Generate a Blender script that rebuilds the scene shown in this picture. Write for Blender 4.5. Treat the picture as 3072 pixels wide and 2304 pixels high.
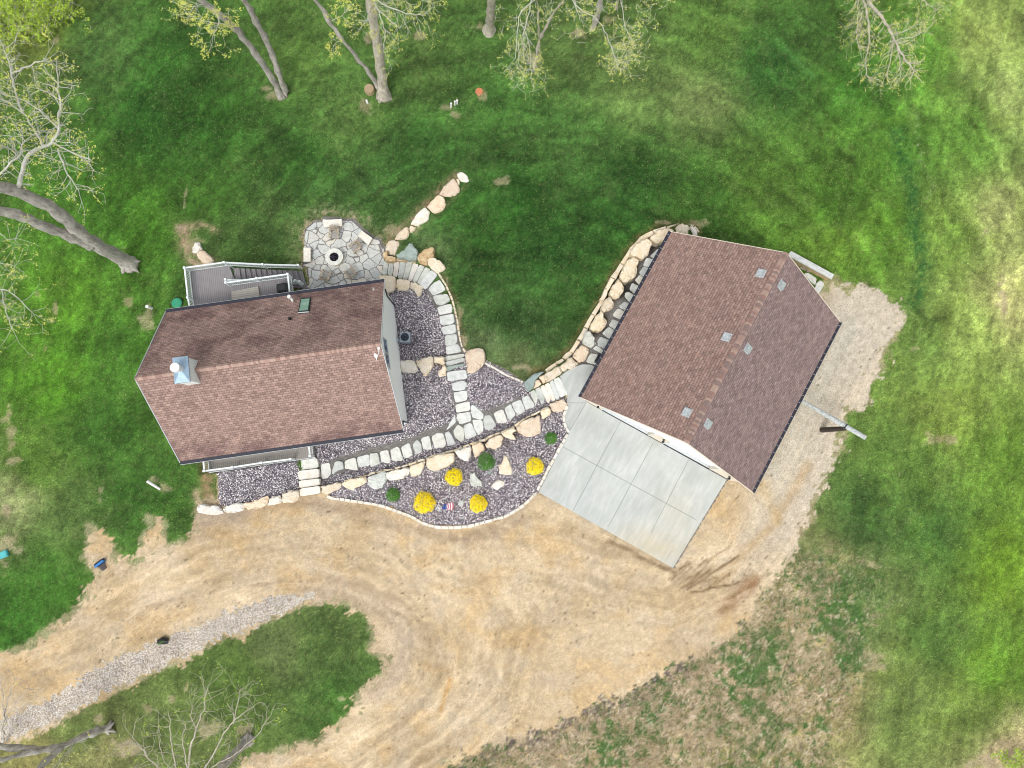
import bpy, math, random
import numpy as np
from mathutils import Vector, Matrix
random.seed(7); rng=np.random.default_rng(7)
for o in list(bpy.data.objects): bpy.data.objects.remove(o)
S=bpy.context.scene; C=S.collection
# ---------------------------------------------------------------- camera
F=2130.0; H=53.0; T=math.atan(218/F); ct,st=math.cos(T),math.sin(T)
cam=bpy.data.cameras.new('camera'); co=bpy.data.objects.new('camera',cam); C.objects.link(co)
cam.sensor_width=36; cam.lens=36*F/3072; cam.clip_end=2000; co.location=(0,0,H); co.rotation_euler=(T,0,0)
S.camera=co; S.render.resolution_x=1024; S.render.resolution_y=768
# ---------------------------------------------------------------- sky, sun, exposure
SUN_EL,SUN_AZ=math.radians(60),math.radians(205)      # bright overcast, light from the south-south-west
w=bpy.data.worlds.new('World'); S.world=w; w.use_nodes=True
nt=w.node_tree; bg=nt.nodes['Background']; sky=nt.nodes.new('ShaderNodeTexSky')
sky.sky_type='NISHITA'; sky.sun_disc=False; sky.sun_elevation=SUN_EL; sky.sun_rotation=SUN_AZ
sky.dust_density=3.0; sky.ozone_density=1.0
hs=nt.nodes.new('ShaderNodeHueSaturation'); hs.inputs['Saturation'].default_value=0.15
nt.links.new(sky.outputs[0],hs.inputs['Color']); nt.links.new(hs.outputs[0],bg.inputs['Color'])
bg.inputs['Strength'].default_value=0.15
sl=bpy.data.lights.new('sun','SUN'); sl.energy=0.8; sl.angle=math.radians(14); sl.color=(1,0.96,0.9)
so=bpy.data.objects.new('sun',sl); C.objects.link(so)
sd=Vector((math.sin(SUN_AZ)*math.cos(SUN_EL),math.cos(SUN_AZ)*math.cos(SUN_EL),math.sin(SUN_EL)))
so.rotation_euler=sd.to_track_quat('Z','Y').to_euler(); so.location=(-20,-40,60)
S.view_settings.view_transform='Standard'; S.view_settings.look='None'; S.view_settings.exposure=0.62; S.view_settings.gamma=1
S.render.engine='CYCLES'; S.cycles.filter_width=1.0
# ---------------------------------------------------------------- photo pixel -> place in the world
def P(px,py,z=0.0):
    d=((px-1536),st*F+ct*(1152-py),-ct*F+st*(1152-py)); s=(z-H)/d[2]
    return Vector((d[0]*s,d[1]*s,z))
ZO={'A':(350,750),'B':(850,600),'C':(850,1000),'D':(350,1150),'E':(900,1250),'F':(1300,1000),'G':(1650,650),'H':(2150,650),
    'I':(1600,1200),'J':(2150,1100),'K':(1150,450),'L':(1450,1250)}
KZ=2212/600
def zp(z,*pts):
    if z is None: return [tuple(p) for p in pts]
    if z[0]=='q': ox,oy=768*int(z[1]),576*int(z[2]); k=2.88
    else: (ox,oy),k=ZO[z],KZ
    return [(ox+x/k,oy+y/k) for x,y in pts]
def srgb(c):
    c=np.asarray(c,float)/255; return np.where(c<=0.04045,c/12.92,((c+0.055)/1.055)**2.4)
KA=0.80
def lin(c,k=KA): v=srgb(c)*k; return (float(v[0]),float(v[1]),float(v[2]),1)
# ---------------------------------------------------------------- materials
MATS={}
class NT:
    def __init__(s,name):
        s.m=bpy.data.materials.new(name); s.m.use_nodes=True; s.t=s.m.node_tree; s.b=s.t.nodes['Principled BSDF']
        g=s.t.nodes.new('ShaderNodeNewGeometry'); s.pos=g.outputs['Position']; MATS[name]=s.m
    def n(s,ty,**k):
        x=s.t.nodes.new(ty)
        for a,v in k.items(): setattr(x,a,v)
        return x
    def L(s,a,b): s.t.links.new(a,b)
    def vec(s,scale=(1,1,1),rot=(0,0,0),src=None):
        q=src or s.pos
        if any(rot): r=s.n('ShaderNodeMapping'); r.inputs['Rotation'].default_value=rot; s.L(q,r.inputs['Vector']); q=r.outputs[0]
        m=s.n('ShaderNodeMapping'); m.inputs['Scale'].default_value=scale; s.L(q,m.inputs['Vector']); return m.outputs[0]
    def noise(s,sc,det=3,rough=.55,v=None,dist=0):
        x=s.n('ShaderNodeTexNoise'); x.inputs['Scale'].default_value=sc; x.inputs['Detail'].default_value=det
        x.inputs['Roughness'].default_value=rough; x.inputs['Distortion'].default_value=dist; s.L(v or s.pos,x.inputs['Vector']); return x.outputs[0]
    def vor(s,sc,feat='F1',v=None,rnd=1.0):
        x=s.n('ShaderNodeTexVoronoi',feature=feat); x.inputs['Scale'].default_value=sc; x.inputs['Randomness'].default_value=rnd
        s.L(v or s.pos,x.inputs['Vector']); return x
    def ramp(s,f,stops,interp='LINEAR'):
        r=s.n('ShaderNodeValToRGB'); r.color_ramp.interpolation=interp; e=r.color_ramp.elements
        while len(e)<len(stops): e.new(0.5)
        for i,(p,c) in enumerate(stops):
            e[i].position=p; e[i].color=c if len(c)==4 else (*c,1)
        s.L(f,r.inputs[0]); return r.outputs[0]
    def mix(s,f,a,b,mode='MIX'):
        x=s.n('ShaderNodeMix',data_type='RGBA',blend_type=mode)
        for sock,val in ((x.inputs[0],f),(x.inputs[6],a),(x.inputs[7],b)):
            if isinstance(val,(int,float)): sock.default_value=val
            elif isinstance(val,tuple): sock.default_value=val
            else: s.L(val,sock)
        return x.outputs[2]
    def rng(s,v,a,b,c,d):
        x=s.n('ShaderNodeMapRange'); s.L(v,x.inputs[0])
        for i,q in enumerate((a,b,c,d)): x.inputs[i+1].default_value=q
        return x.outputs[0]
    def bump(s,h,st=.4,d=.03):
        x=s.n('ShaderNodeBump'); x.inputs['Strength'].default_value=st; x.inputs['Distance'].default_value=d
        s.L(h,x.inputs['Height']); s.L(x.outputs[0],s.b.inputs['Normal'])
    def fin(s,col,rough=.85,metal=0,spec=.3):
        if isinstance(col,tuple): s.b.inputs['Base Color'].default_value=col
        else: s.L(col,s.b.inputs['Base Color'])
        s.b.inputs['Roughness'].default_value=rough; s.b.inputs['Metallic'].default_value=metal
        s.b.inputs['Specular IOR Level'].default_value=spec; return s.m
def simple(name,c,var=.12,sc=6,rough=.7,metal=0,spec=.3,bump=0,c2=None,det=3):
    s=NT(name); a=lin(c)
    lo=tuple(x*(1-var) for x in a[:3])+(1,); hi=tuple(min(1,x*(1+var)) for x in a[:3])+(1,)
    if c2: hi=lin(c2)
    f=s.noise(sc,det); s.fin(s.ramp(f,[(.3,lo),(.7,hi)]),rough,metal,spec)
    if bump: s.bump(f,bump,.02)
    return s.m
def grey(v): return (v,v,v,1)
def m_ground(name,kind):
    s=NT(name); a=s.n('ShaderNodeAttribute'); a.attribute_name='Col'; col=a.outputs['Color']
    if kind=='grass':
        f1=s.noise(2.2,5,.6); f2=s.noise(9,4,.7); f3=s.noise(34,2,.8)
        col=s.mix(1,col,s.ramp(f1,[(.3,grey(.78)),(.7,grey(1.22))]),'MULTIPLY')
        col=s.mix(1,col,s.ramp(f2,[(.32,(.55,.62,.55)),(.70,(1.5,1.4,1.42))]),'MULTIPLY')
        col=s.mix(1,col,s.ramp(f3,[(.34,(.42,.48,.46)),(.68,(1.68,1.55,1.6))]),'MULTIPLY')
        st_=s.noise(5,3,.6,dist=1.0); col=s.mix(s.rng(st_,.58,.75,0,.35),col,lin((172,170,112)))
        h=s.mix(.5,f2,f3); s.bump(h,.8,.09); return s.fin(col,.9,0,.15)
    f1=s.noise(1.7,5,.6); f2=s.noise(14,4,.75); v=s.vor(26)
    col=s.mix(1,col,s.ramp(f1,[(.3,(.88,.87,.85)),(.7,(1.12,1.12,1.12))]),'MULTIPLY')
    col=s.mix(1,col,s.ramp(f2,[(.3,(.74,.73,.72)),(.7,(1.18,1.18,1.2))]),'MULTIPLY')
    bw=s.n('ShaderNodeRGBToBW'); s.L(v.outputs['Color'],bw.inputs[0])
    col=s.mix(.8,col,s.ramp(bw.outputs[0],[(.1,(.5,.48,.5)),(.35,(.95,.95,.95)),(.9,(1.18,1.18,1.2))]),'MULTIPLY')
    s.bump(f2,.6,.05); return s.fin(col,.95,0,.1)
m_ground('grass_mat','grass'); m_ground('dirt_mat','dirt')
def m_pebble(name,stops,sc,bump=.8):
    s=NT(name); v=s.vor(sc); bw=s.n('ShaderNodeSeparateColor'); s.L(v.outputs['Color'],bw.inputs[0])
    col=s.ramp(bw.outputs[0],stops,'CONSTANT'); f=s.noise(.8,4); 
    col=s.mix(1,col,s.ramp(f,[(.3,(.82,.8,.84)),(.7,(1.14,1.12,1.12))]),'MULTIPLY')
    d=s.rng(v.outputs['Distance'],0.3,.8,1,.45); col=s.mix(1,col,d,'MULTIPLY')
    s.bump(s.rng(v.outputs['Distance'],0,.7,1,0),bump,.06); return s.fin(col,.8,0,.25)
m_pebble('purple_gravel',[(0,lin((80,72,84))),(.14,lin((130,122,130))),(.34,lin((170,160,164))),(.54,lin((148,150,156))),(.70,lin((206,190,190))),(.80,lin((255,252,252),1))],17)
m_pebble('white_rock',[(0,lin((168,154,130))),(.16,lin((224,212,192))),(.4,lin((240,232,216))),(.62,lin((206,194,172))),(.8,lin((254,250,240)))],17,.5)
m_pebble('path_grit',[(0,lin((118,116,112))),(.3,lin((150,148,142))),(.7,lin((170,166,158)))],30,.3)
m_pebble('lava_rock',[(0,lin((18,18,26))),(.4,lin((50,48,62))),(.75,lin((95,90,110))),(.95,lin((200,195,215)))],24,1)
def m_stone(name,base,dark,light,pits=.5):
    s=NT(name); f=s.noise(2.6,6,.65); g=s.noise(22,3,.7); v=s.vor(13)
    col=s.ramp(f,[(.3,lin(dark)),(.5,lin(base)),(.7,lin(light))])
    col=s.mix(pits,col,s.ramp(g,[(.3,(.62,.58,.52)),(.52,(1,1,1)),(.75,(1.08,1.08,1.08))]),'MULTIPLY')
    oi=s.n('ShaderNodeObjectInfo'); col=s.mix(1,col,s.ramp(oi.outputs['Random'],[(0,(.88,.88,.9)),(.5,(1,1,1)),(1,(1.05,1.02,.98))]),'MULTIPLY')
    s.bump(s.mix(.5,f,g),.7,.04); return s.fin(col,.9,0,.15)
m_stone('limestone_cream',(246,232,206),(232,212,178),(252,244,228),.4)
m_stone('limestone_pink',(242,222,196),(232,206,176),(248,234,214),.4)
m_stone('limestone_gray',(218,222,216),(194,199,192),(234,238,232),.4)
m_stone('limestone_slab',(232,235,230),(210,214,208),(246,248,245),.35)
m_stone('limestone_blue',(166,182,176),(148,166,158),(186,198,190),.3)
m_stone('limestone_tan',(216,190,148),(180,146,100),(234,216,180),.7)
m_stone('limestone_white',(246,241,230),(228,219,200),(253,250,244),.3)
def m_flag():
    s=NT('flagstone_mat'); v0=s.vec((1,1,0)); n=s.n('ShaderNodeTexNoise'); n.inputs['Scale'].default_value=1.3; s.L(v0,n.inputs['Vector'])
    vm=s.n('ShaderNodeVectorMath',operation='MULTIPLY_ADD'); s.L(n.outputs['Color'],vm.inputs[0]); vm.inputs[1].default_value=(.5,.5,0); s.L(v0,vm.inputs[2])
    e=s.vor(1.25,'DISTANCE_TO_EDGE',vm.outputs[0]); c=s.vor(1.25,'F1',vm.outputs[0])
    bw=s.n('ShaderNodeSeparateColor'); s.L(c.outputs['Color'],bw.inputs[0]); f=s.noise(4,5,.7)
    col=s.ramp(bw.outputs[0],[(0,lin((208,212,210))),(.4,lin((226,226,218))),(.7,lin((202,207,206))),(1,lin((232,226,212)))])
    col=s.mix(1,col,s.ramp(f,[(.32,grey(.8)),(.6,grey(1.05))]),'MULTIPLY')
    j=s.rng(e.outputs['Distance'],.014,.04,0,1); col=s.mix(j,lin((134,128,124)),col)
    s.bump(j,.8,.03); return s.fin(col,.85,0,.2)
m_flag()
def m_concrete():
    s=NT('concrete_mat'); f=s.noise(.35,4,.5,dist=.5); g=s.noise(1.1,7,.72,v=s.vec((.55,2.6,1),(0,0,math.radians(-61))),dist=.35); k=s.noise(30,2)
    a=s.n('ShaderNodeAttribute'); a.attribute_name='Col'
    col=s.ramp(g,[(.3,lin((184,190,185))),(.5,lin((196,200,196))),(.7,lin((210,213,209)))])
    col=s.mix(1,col,s.ramp(f,[(.3,grey(.9)),(.7,grey(1.08))]),'MULTIPLY'); col=s.mix(1,col,a.outputs['Color'],'MULTIPLY')
    col=s.mix(1,col,s.ramp(k,[(.3,grey(.94)),(.7,grey(1.05))]),'MULTIPLY'); s.bump(k,.15,.005); return s.fin(col,.8,0,.25)
m_concrete()
def m_shingle(name,cA,cB,cC,stain,sl=1.0,tabw=.34,row=.19,blotch=None):
    s=NT(name); uv=s.n('ShaderNodeUVMap'); uv.uv_map='UVMap'; U=uv.outputs[0]
    b=s.n('ShaderNodeTexBrick'); s.L(U,b.inputs['Vector']); b.offset=.5; b.squash=1
    for k,v in (('Scale',1),('Mortar Size',.014),('Mortar Smooth',.3),('Bias',0),('Brick Width',tabw),('Row Height',row)): b.inputs[k].default_value=v
    b.inputs['Color1'].default_value=lin(cA); b.inputs['Color2'].default_value=lin(cB); b.inputs['Mortar'].default_value=lin(cC)
    b2=s.n('ShaderNodeTexBrick'); s.L(s.vec((1,1,1),src=U),b2.inputs['Vector']); b2.offset=.37
    for k,v in (('Scale',1),('Mortar Size',0),('Brick Width',.24),('Row Height',row)): b2.inputs[k].default_value=v
    b2.inputs['Color1'].default_value=(.80,.80,.81,1); b2.inputs['Color2'].default_value=(1.18,1.17,1.17,1)
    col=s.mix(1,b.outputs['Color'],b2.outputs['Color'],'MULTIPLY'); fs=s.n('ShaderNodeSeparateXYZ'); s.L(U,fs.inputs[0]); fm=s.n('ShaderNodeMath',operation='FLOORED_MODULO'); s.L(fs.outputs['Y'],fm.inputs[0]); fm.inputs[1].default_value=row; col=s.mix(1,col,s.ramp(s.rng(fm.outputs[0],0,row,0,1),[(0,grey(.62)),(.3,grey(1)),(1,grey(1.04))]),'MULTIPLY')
    n=s.noise(9,3,.7); col=s.mix(1,col,s.ramp(n,[(.3,(.86,.86,.87)),(.7,(1.12,1.1,1.1))]),'MULTIPLY')
    if blotch:
        n3=s.noise(2.2,2); col=s.mix(s.rng(n3,.62,.72,0,.45),col,lin(blotch))
    if stain:
        a=s.noise(.42,4,.6,v=s.vec((1,1.0,1),src=U),dist=.6); sp=s.n('ShaderNodeSeparateXYZ'); s.L(U,sp.inputs[0])
        g=s.rng(sp.outputs['Y'],stain[0],stain[1],0,1); k=s.n('ShaderNodeMath',operation='MULTIPLY'); s.L(g,k.inputs[0]); s.L(s.rng(a,.42,.60,0,1),k.inputs[1])
        col=s.mix(k.outputs[0],col,s.mix(1,col,(.62,.59,.63,1),'MULTIPLY'))
    s.bump(b.outputs['Fac'],-.35,.02) if False else None
    bw=s.n('ShaderNodeRGBToBW'); s.L(col,bw.inputs[0]); s.bump(bw.outputs[0],.12,.01); return s.fin(col,.92,0,.12)
m_shingle('shingle_south',(178,152,141),(156,131,121),(112,92,87),(2.4,.2))
m_shingle('shingle_north',(182,154,143),(162,136,126),(112,92,88),(7.2,5.2))
m_shingle('shingle_west_lit',(174,148,137),(156,130,120),(118,98,92),None,tabw=.31,row=.2,blotch=(184,140,126))  # garage shingle with the sunlit side's lighter, redder tone painted in
m_shingle('shingle_east_shaded',(162,142,136),(144,124,120),(110,95,97),None,tabw=.31,row=.2,blotch=(146,128,142))  # same garage shingle, shade of the side away from the sun painted in
def m_planks(name,c,line,wd,ang,c2=None):
    s=NT(name); v=s.vec((1,1,1),(0,0,ang)); sp=s.n('ShaderNodeSeparateXYZ'); s.L(v,sp.inputs[0])
    m=s.n('ShaderNodeMath',operation='PINGPONG'); s.L(sp.outputs[0],m.inputs[0]); m.inputs[1].default_value=wd/2
    f=s.noise(2.5,4,v=s.vec((6,.6,1),src=v)); col=s.ramp(f,[(.3,lin(c)),(.7,lin(c2 or tuple(min(255,x+14) for x in c)))])
    col=s.mix(s.rng(m.outputs[0],.0,.014,0,1),lin(line),col); s.bump(m.outputs[0],.3,.02); return s.fin(col,.7,0,.2)
m_planks('deck_grey',(146,142,144),(84,82,88),.15,math.radians(-8.2))
m_planks('deck_light',(180,174,164),(106,100,96),.15,math.radians(81.8))
m_planks('porch_grey',(150,144,138),(92,88,86),.15,math.radians(-8.2))
m_planks('tread_grey',(140,136,138),(74,72,80),.15,math.radians(-8.2))
m_planks('siding_pale',(236,242,240),(205,216,214),.2,math.radians(90))
simple('white_paint',(240,244,243),.04,3,.4,spec=.4); simple('rail_white',(238,246,246),.03,3,.35,spec=.4)
def m_sid(name,c,l,k=1):
    s=NT(name); sp=s.n('ShaderNodeSeparateXYZ'); s.L(s.pos,sp.inputs[0]); m=s.n('ShaderNodeMath',operation='FLOORED_MODULO'); s.L(sp.outputs[2],m.inputs[0]); m.inputs[1].default_value=.12
    col=s.mix(s.rng(m.outputs[0],0,.02,0,1),lin(l,k*.97),lin(c,k*.97)); s.bump(m.outputs[0],.4,.02); return s.fin(col,.6)
m_sid('house_siding',(248,252,251),(220,230,228)); m_sid('gable_white',(248,250,250),(222,226,226)); m_sid('tan_siding',(228,218,200),(196,184,164))
simple('dark_metal',(32,36,48),.15,8,.4,spec=.5); simple('black_plastic',(26,27,30),.2,6,.45,spec=.5); simple('gutter_dark',(34,36,52),.2,5,.4,spec=.5)
simple('fascia_white',(205,210,212),.06,3,.5); simple('zinc',(160,186,206),.14,2.5,.4,.3,.5); simple('galvanised',(192,202,204),.16,9,.38,.4,.5,c2=(232,238,240))
simple('ac_metal',(176,186,196),.1,5,.45,.3); simple('ac_dark',(40,48,64),.2,5,.4,.4)
s_=NT('skylight_glass'); s_.fin(s_.ramp(s_.noise(1.5,2),[(.3,lin((120,160,140))),(.7,lin((176,205,190)))]),.12,0,.6)
s_=NT('window_glass'); s_.fin(s_.ramp(s_.noise(1.0,2),[(.3,lin((70,86,112))),(.7,lin((104,134,160)))]),.08,0,.7)
simple('chair_wood',(168,154,134),.22,9,.85,c2=(200,186,164),bump=.3); simple('chair_seat',(176,172,166),.15,9,.85); simple('pole_wood',(188,196,192),.2,7,.7,c2=(226,232,232),bump=.4)
simple('dark_log',(62,56,54),.3,12,.85,c2=(96,86,78),bump=.6)
def m_bark(name,c,d,l):
    s=NT(name); f=s.noise(5,5,.7,v=s.vec((1,1,.35))); g=s.noise(18,3,.7); col=s.ramp(f,[(.3,lin(d)),(.5,lin(c)),(.72,lin(l))])
    col=s.mix(.55,col,s.ramp(g,[(.3,(.6,.58,.56)),(.65,(1.12,1.12,1.12))]),'MULTIPLY'); col=s.mix(1,col,s.ramp(s.noise(1.3,4,.7),[(.35,grey(.72)),(.6,grey(1.05))]),'MULTIPLY'); s.bump(s.mix(.5,f,g),1,.1); return s.fin(col,.9,0,.1)
m_bark('bark_grey',(208,202,192),(164,156,148),(236,230,220)); m_bark('bark_pale',(216,208,190),(180,170,150),(236,230,216)); m_bark('bark_twig',(222,222,210),(190,188,172),(245,245,236)); m_bark('bark_orange',(206,160,120),(180,130,90),(222,190,150))
def m_leaf(name,stops,sc=7):
    s=NT(name); f=s.noise(sc,3,.8); col=s.ramp(f,stops); s.b.inputs['Subsurface Weight'].default_value=0; return s.fin(col,.7,0,.2)
m_leaf('leaf_spring',[(.3,lin((164,176,70),1)),(.5,lin((202,206,96),1)),(.7,lin((232,228,140),1))])
m_leaf('leaf_green',[(.3,lin((110,150,40),1)),(.5,lin((156,186,56),1)),(.7,lin((196,212,84),1))],3)
m_leaf('shrub_yellow',[(.3,lin((232,184,4),1)),(.45,lin((255,226,4),1)),(.62,lin((255,242,16),1)),(.75,lin((250,240,60),1))],10)
m_leaf('shrub_green',[(.3,lin((44,88,30),1)),(.5,lin((72,128,44),1)),(.7,lin((116,164,64),1))],12)
m_leaf('dry_stalk',[(.3,lin((150,132,104))),(.55,lin((196,178,146))),(.75,lin((220,206,178)))],6)
m_leaf('tuft_green',[(.3,lin((50,92,34))),(.55,lin((84,130,48))),(.75,lin((128,158,74)))],5)
simple('lid_green',(58,158,118),.08,4,.5); simple('teal_plastic',(86,186,188),.1,4,.5); simple('blue_plastic',(52,128,196),.15,6,.45); simple('navy_plastic',(28,38,66),.15,6,.5)
simple('pvc_white',(240,240,236),.04,6,.5); simple('terracotta',(206,122,82),.15,9,.8,c2=(226,146,104)); simple('flag_blue',(48,84,162),.1,5,.5); simple('flag_red',(206,92,106),.1,5,.5); simple('soil_dark',(120,100,84),.3,6,.95); simple('joint_dark',(132,140,136),.1,6,.95)
simple('stump_tan',(176,156,124),.2,8,.9,bump=.4)
# ---------------------------------------------------------------- objects
def tag(o,label=None,cat=None,group=None,kind=None):
    if label: o['label']=label
    if cat: o['category']=cat
    if group: o['group']=group
    if kind: o['kind']=kind
    return o
class MB:
    def __init__(s): s.v=[]; s.f=[]; s.mi=[]; s.uv=[]; s.cm=0
    def add(s,vs,fs):
        n=len(s.v); s.v+= [tuple(v) for v in vs]; s.f+=[tuple(n+i for i in f) for f in fs]; s.mi+=[s.cm]*len(fs)
    def box(s,c,d,ax=None):      # centre, full dims, axes
        c=Vector(c); ax=ax or (Vector((1,0,0)),Vector((0,1,0)),Vector((0,0,1))); v=[]
        for k in (-1,1):
            for j in (-1,1):
                for i in (-1,1): v.append(c+ax[0]*(i*d[0]/2)+ax[1]*(j*d[1]/2)+ax[2]*(k*d[2]/2))
        s.add(v,[(0,2,3,1),(4,5,7,6),(0,1,5,4),(2,6,7,3),(0,4,6,2),(1,3,7,5)])
    def bar(s,a,b,w,h,up=Vector((0,0,1))):
        a,b=Vector(a),Vector(b); x=(b-a); L=x.length; x.normalize(); y=up.cross(x)
        if y.length<1e-3: y=Vector((0,1,0)).cross(x)
        y.normalize(); z=x.cross(y); s.box((a+b)/2,(L,w,h),(x,y,z))
    def prism(s,pts,z0,z1):     # pts world xy, z0 bottom, z1 top (number or per point)
        n=len(pts); zb=z0 if hasattr(z0,'__len__') else [z0]*n; zt=z1 if hasattr(z1,'__len__') else [z1]*n
        v=[(p[0],p[1],zb[i]) for i,p in enumerate(pts)]+[(p[0],p[1],zt[i]) for i,p in enumerate(pts)]
        s.add(v,[tuple(range(n-1,-1,-1)),tuple(range(n,2*n))]+[(i,(i+1)%n,n+(i+1)%n,n+i) for i in range(n)])
    def tube(s,pts,rad,n=8,caps=True):
        pts=[Vector(p) for p in pts]; m=len(pts); rad=rad if hasattr(rad,'__len__') else [rad]*m; rings=[]; ref=None
        for i,p in enumerate(pts):
            d=(pts[min(i+1,m-1)]-pts[max(i-1,0)]); 
            if d.length<1e-6: d=Vector((0,0,1))
            d.normalize()
            if ref is None: ref=Vector((1,0,0)) if abs(d.x)<.8 else Vector((0,1,0))
            a=ref-d*ref.dot(d); a.normalize(); b=d.cross(a); ref=a
            rings.append([p+(a*math.cos(2*math.pi*k/n)+b*math.sin(2*math.pi*k/n))*rad[i] for k in range(n)])
        v=[q for r in rings for q in r]; f=[(i*n+k,i*n+(k+1)%n,(i+1)*n+(k+1)%n,(i+1)*n+k) for i in range(m-1) for k in range(n)]
        if caps: f+=[tuple(range(n-1,-1,-1)),tuple((m-1)*n+k for k in range(n))]
        s.add(v,f)
    def disc(s,c,r,h,n=24,r2=None,ax=None):
        c=Vector(c); s.tube([c,c+Vector((0,0,h))] if ax is None else [c,c+ax*h],[r,r2 if r2 is not None else r],n)
    def ring(s,c,ro,ri,h,n=32):
        v=[];c=Vector(c)
        for r,z in ((ro,0),(ro,h),(ri,h),(ri,0)):
            for k in range(n): t=2*math.pi*k/n; v.append(c+Vector((r*math.cos(t),r*math.sin(t),z)))
        s.add(v,[(a*n+k,a*n+(k+1)%n,((a+1)%4)*n+(k+1)%n,((a+1)%4)*n+k) for a in range(4) for k in range(n)])
    def build(s,name,mat,parent=None,org=None,smooth=False):
        org=Vector(org) if org is not None else (Vector(parent.get('_o')) if parent is not None and parent.get('_o') else Vector((0,0,0)))
        me=bpy.data.meshes.new(name); me.from_pydata([(v[0]-org.x,v[1]-org.y,v[2]-org.z) for v in s.v],[],s.f)
        for m in (mat if isinstance(mat,(list,tuple)) else [mat]): me.materials.append(MATS[m])
        if any(s.mi): me.polygons.foreach_set('material_index',s.mi)
        if smooth: me.polygons.foreach_set('use_smooth',[True]*len(me.polygons))
        me.update(); o=bpy.data.objects.new(name,me); C.objects.link(o)
        if parent is not None: o.parent=parent
        else: o.location=org
        o['_o']=tuple(org); return o
def thing(name,label,cat,loc,rz=0,group=None):
    o=bpy.data.objects.new(name,None); C.objects.link(o); o.location=loc; o.rotation_euler=(0,0,rz); o['_o']=(0,0,0)
    return tag(o,label,cat,group)
def wthing(name,label,cat,loc,group=None):     # parts given in world coordinates
    o=thing(name,label,cat,loc,0,group); o['_o']=tuple(loc); return o
def copy_tree(o,parent=None):
    c=o.copy(); C.objects.link(c)
    if parent is not None: c.parent=parent
    for ch in list(o.children): copy_tree(ch,c)
    return c
# ---------------------------------------------------------------- noise on arrays
def vnoise(x,y,seed=0):
    xi=np.floor(x).astype(np.int64); yi=np.floor(y).astype(np.int64); fx=x-xi; fy=y-yi; fx=fx*fx*(3-2*fx); fy=fy*fy*(3-2*fy)
    def h(a,b):
        n=(a*374761393+b*668265263+seed*1442695041)&0x7fffffff; n=(n^(n>>13))*1274126177&0x7fffffff; n=n^(n>>16); return (n&0xffff)/65535.0
    return (h(xi,yi)*(1-fx)+h(xi+1,yi)*fx)*(1-fy)+(h(xi,yi+1)*(1-fx)+h(xi+1,yi+1)*fx)*fy
def fbm(x,y,o=4,seed=0,g=.5):
    t=0;a=1;s=0
    for i in range(o): t=t+a*vnoise(x*2**i,y*2**i,seed+i*17); s+=a; a*=g
    return t/s
def sdf(px,py,poly):       # negative inside
    d=np.full(px.shape,1e18); ins=np.zeros(px.shape,bool); n=len(poly)
    for i in range(n):
        x0,y0=poly[i]; x1,y1=poly[(i+1)%n]; ex,ey=x1-x0,y1-y0; L=ex*ex+ey*ey+1e-9
        t=np.clip(((px-x0)*ex+(py-y0)*ey)/L,0,1); d=np.minimum(d,(px-x0-t*ex)**2+(py-y0-t*ey)**2)
        c=((y0>py)!=(y1>py))&(px<(x1-x0)*(py-y0)/(y1-y0+1e-12)+x0); ins^=c
    d=np.sqrt(d); return np.where(ins,-d,d)
def dline(px,py,line):
    d=np.full(px.shape,1e18)
    for (x0,y0),(x1,y1) in zip(line[:-1],line[1:]):
        ex,ey=x1-x0,y1-y0; L=ex*ex+ey*ey+1e-9; t=np.clip(((px-x0)*ex+(py-y0)*ey)/L,0,1); d=np.minimum(d,(px-x0-t*ex)**2+(py-y0-t*ey)**2)
    return np.sqrt(d)
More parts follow.
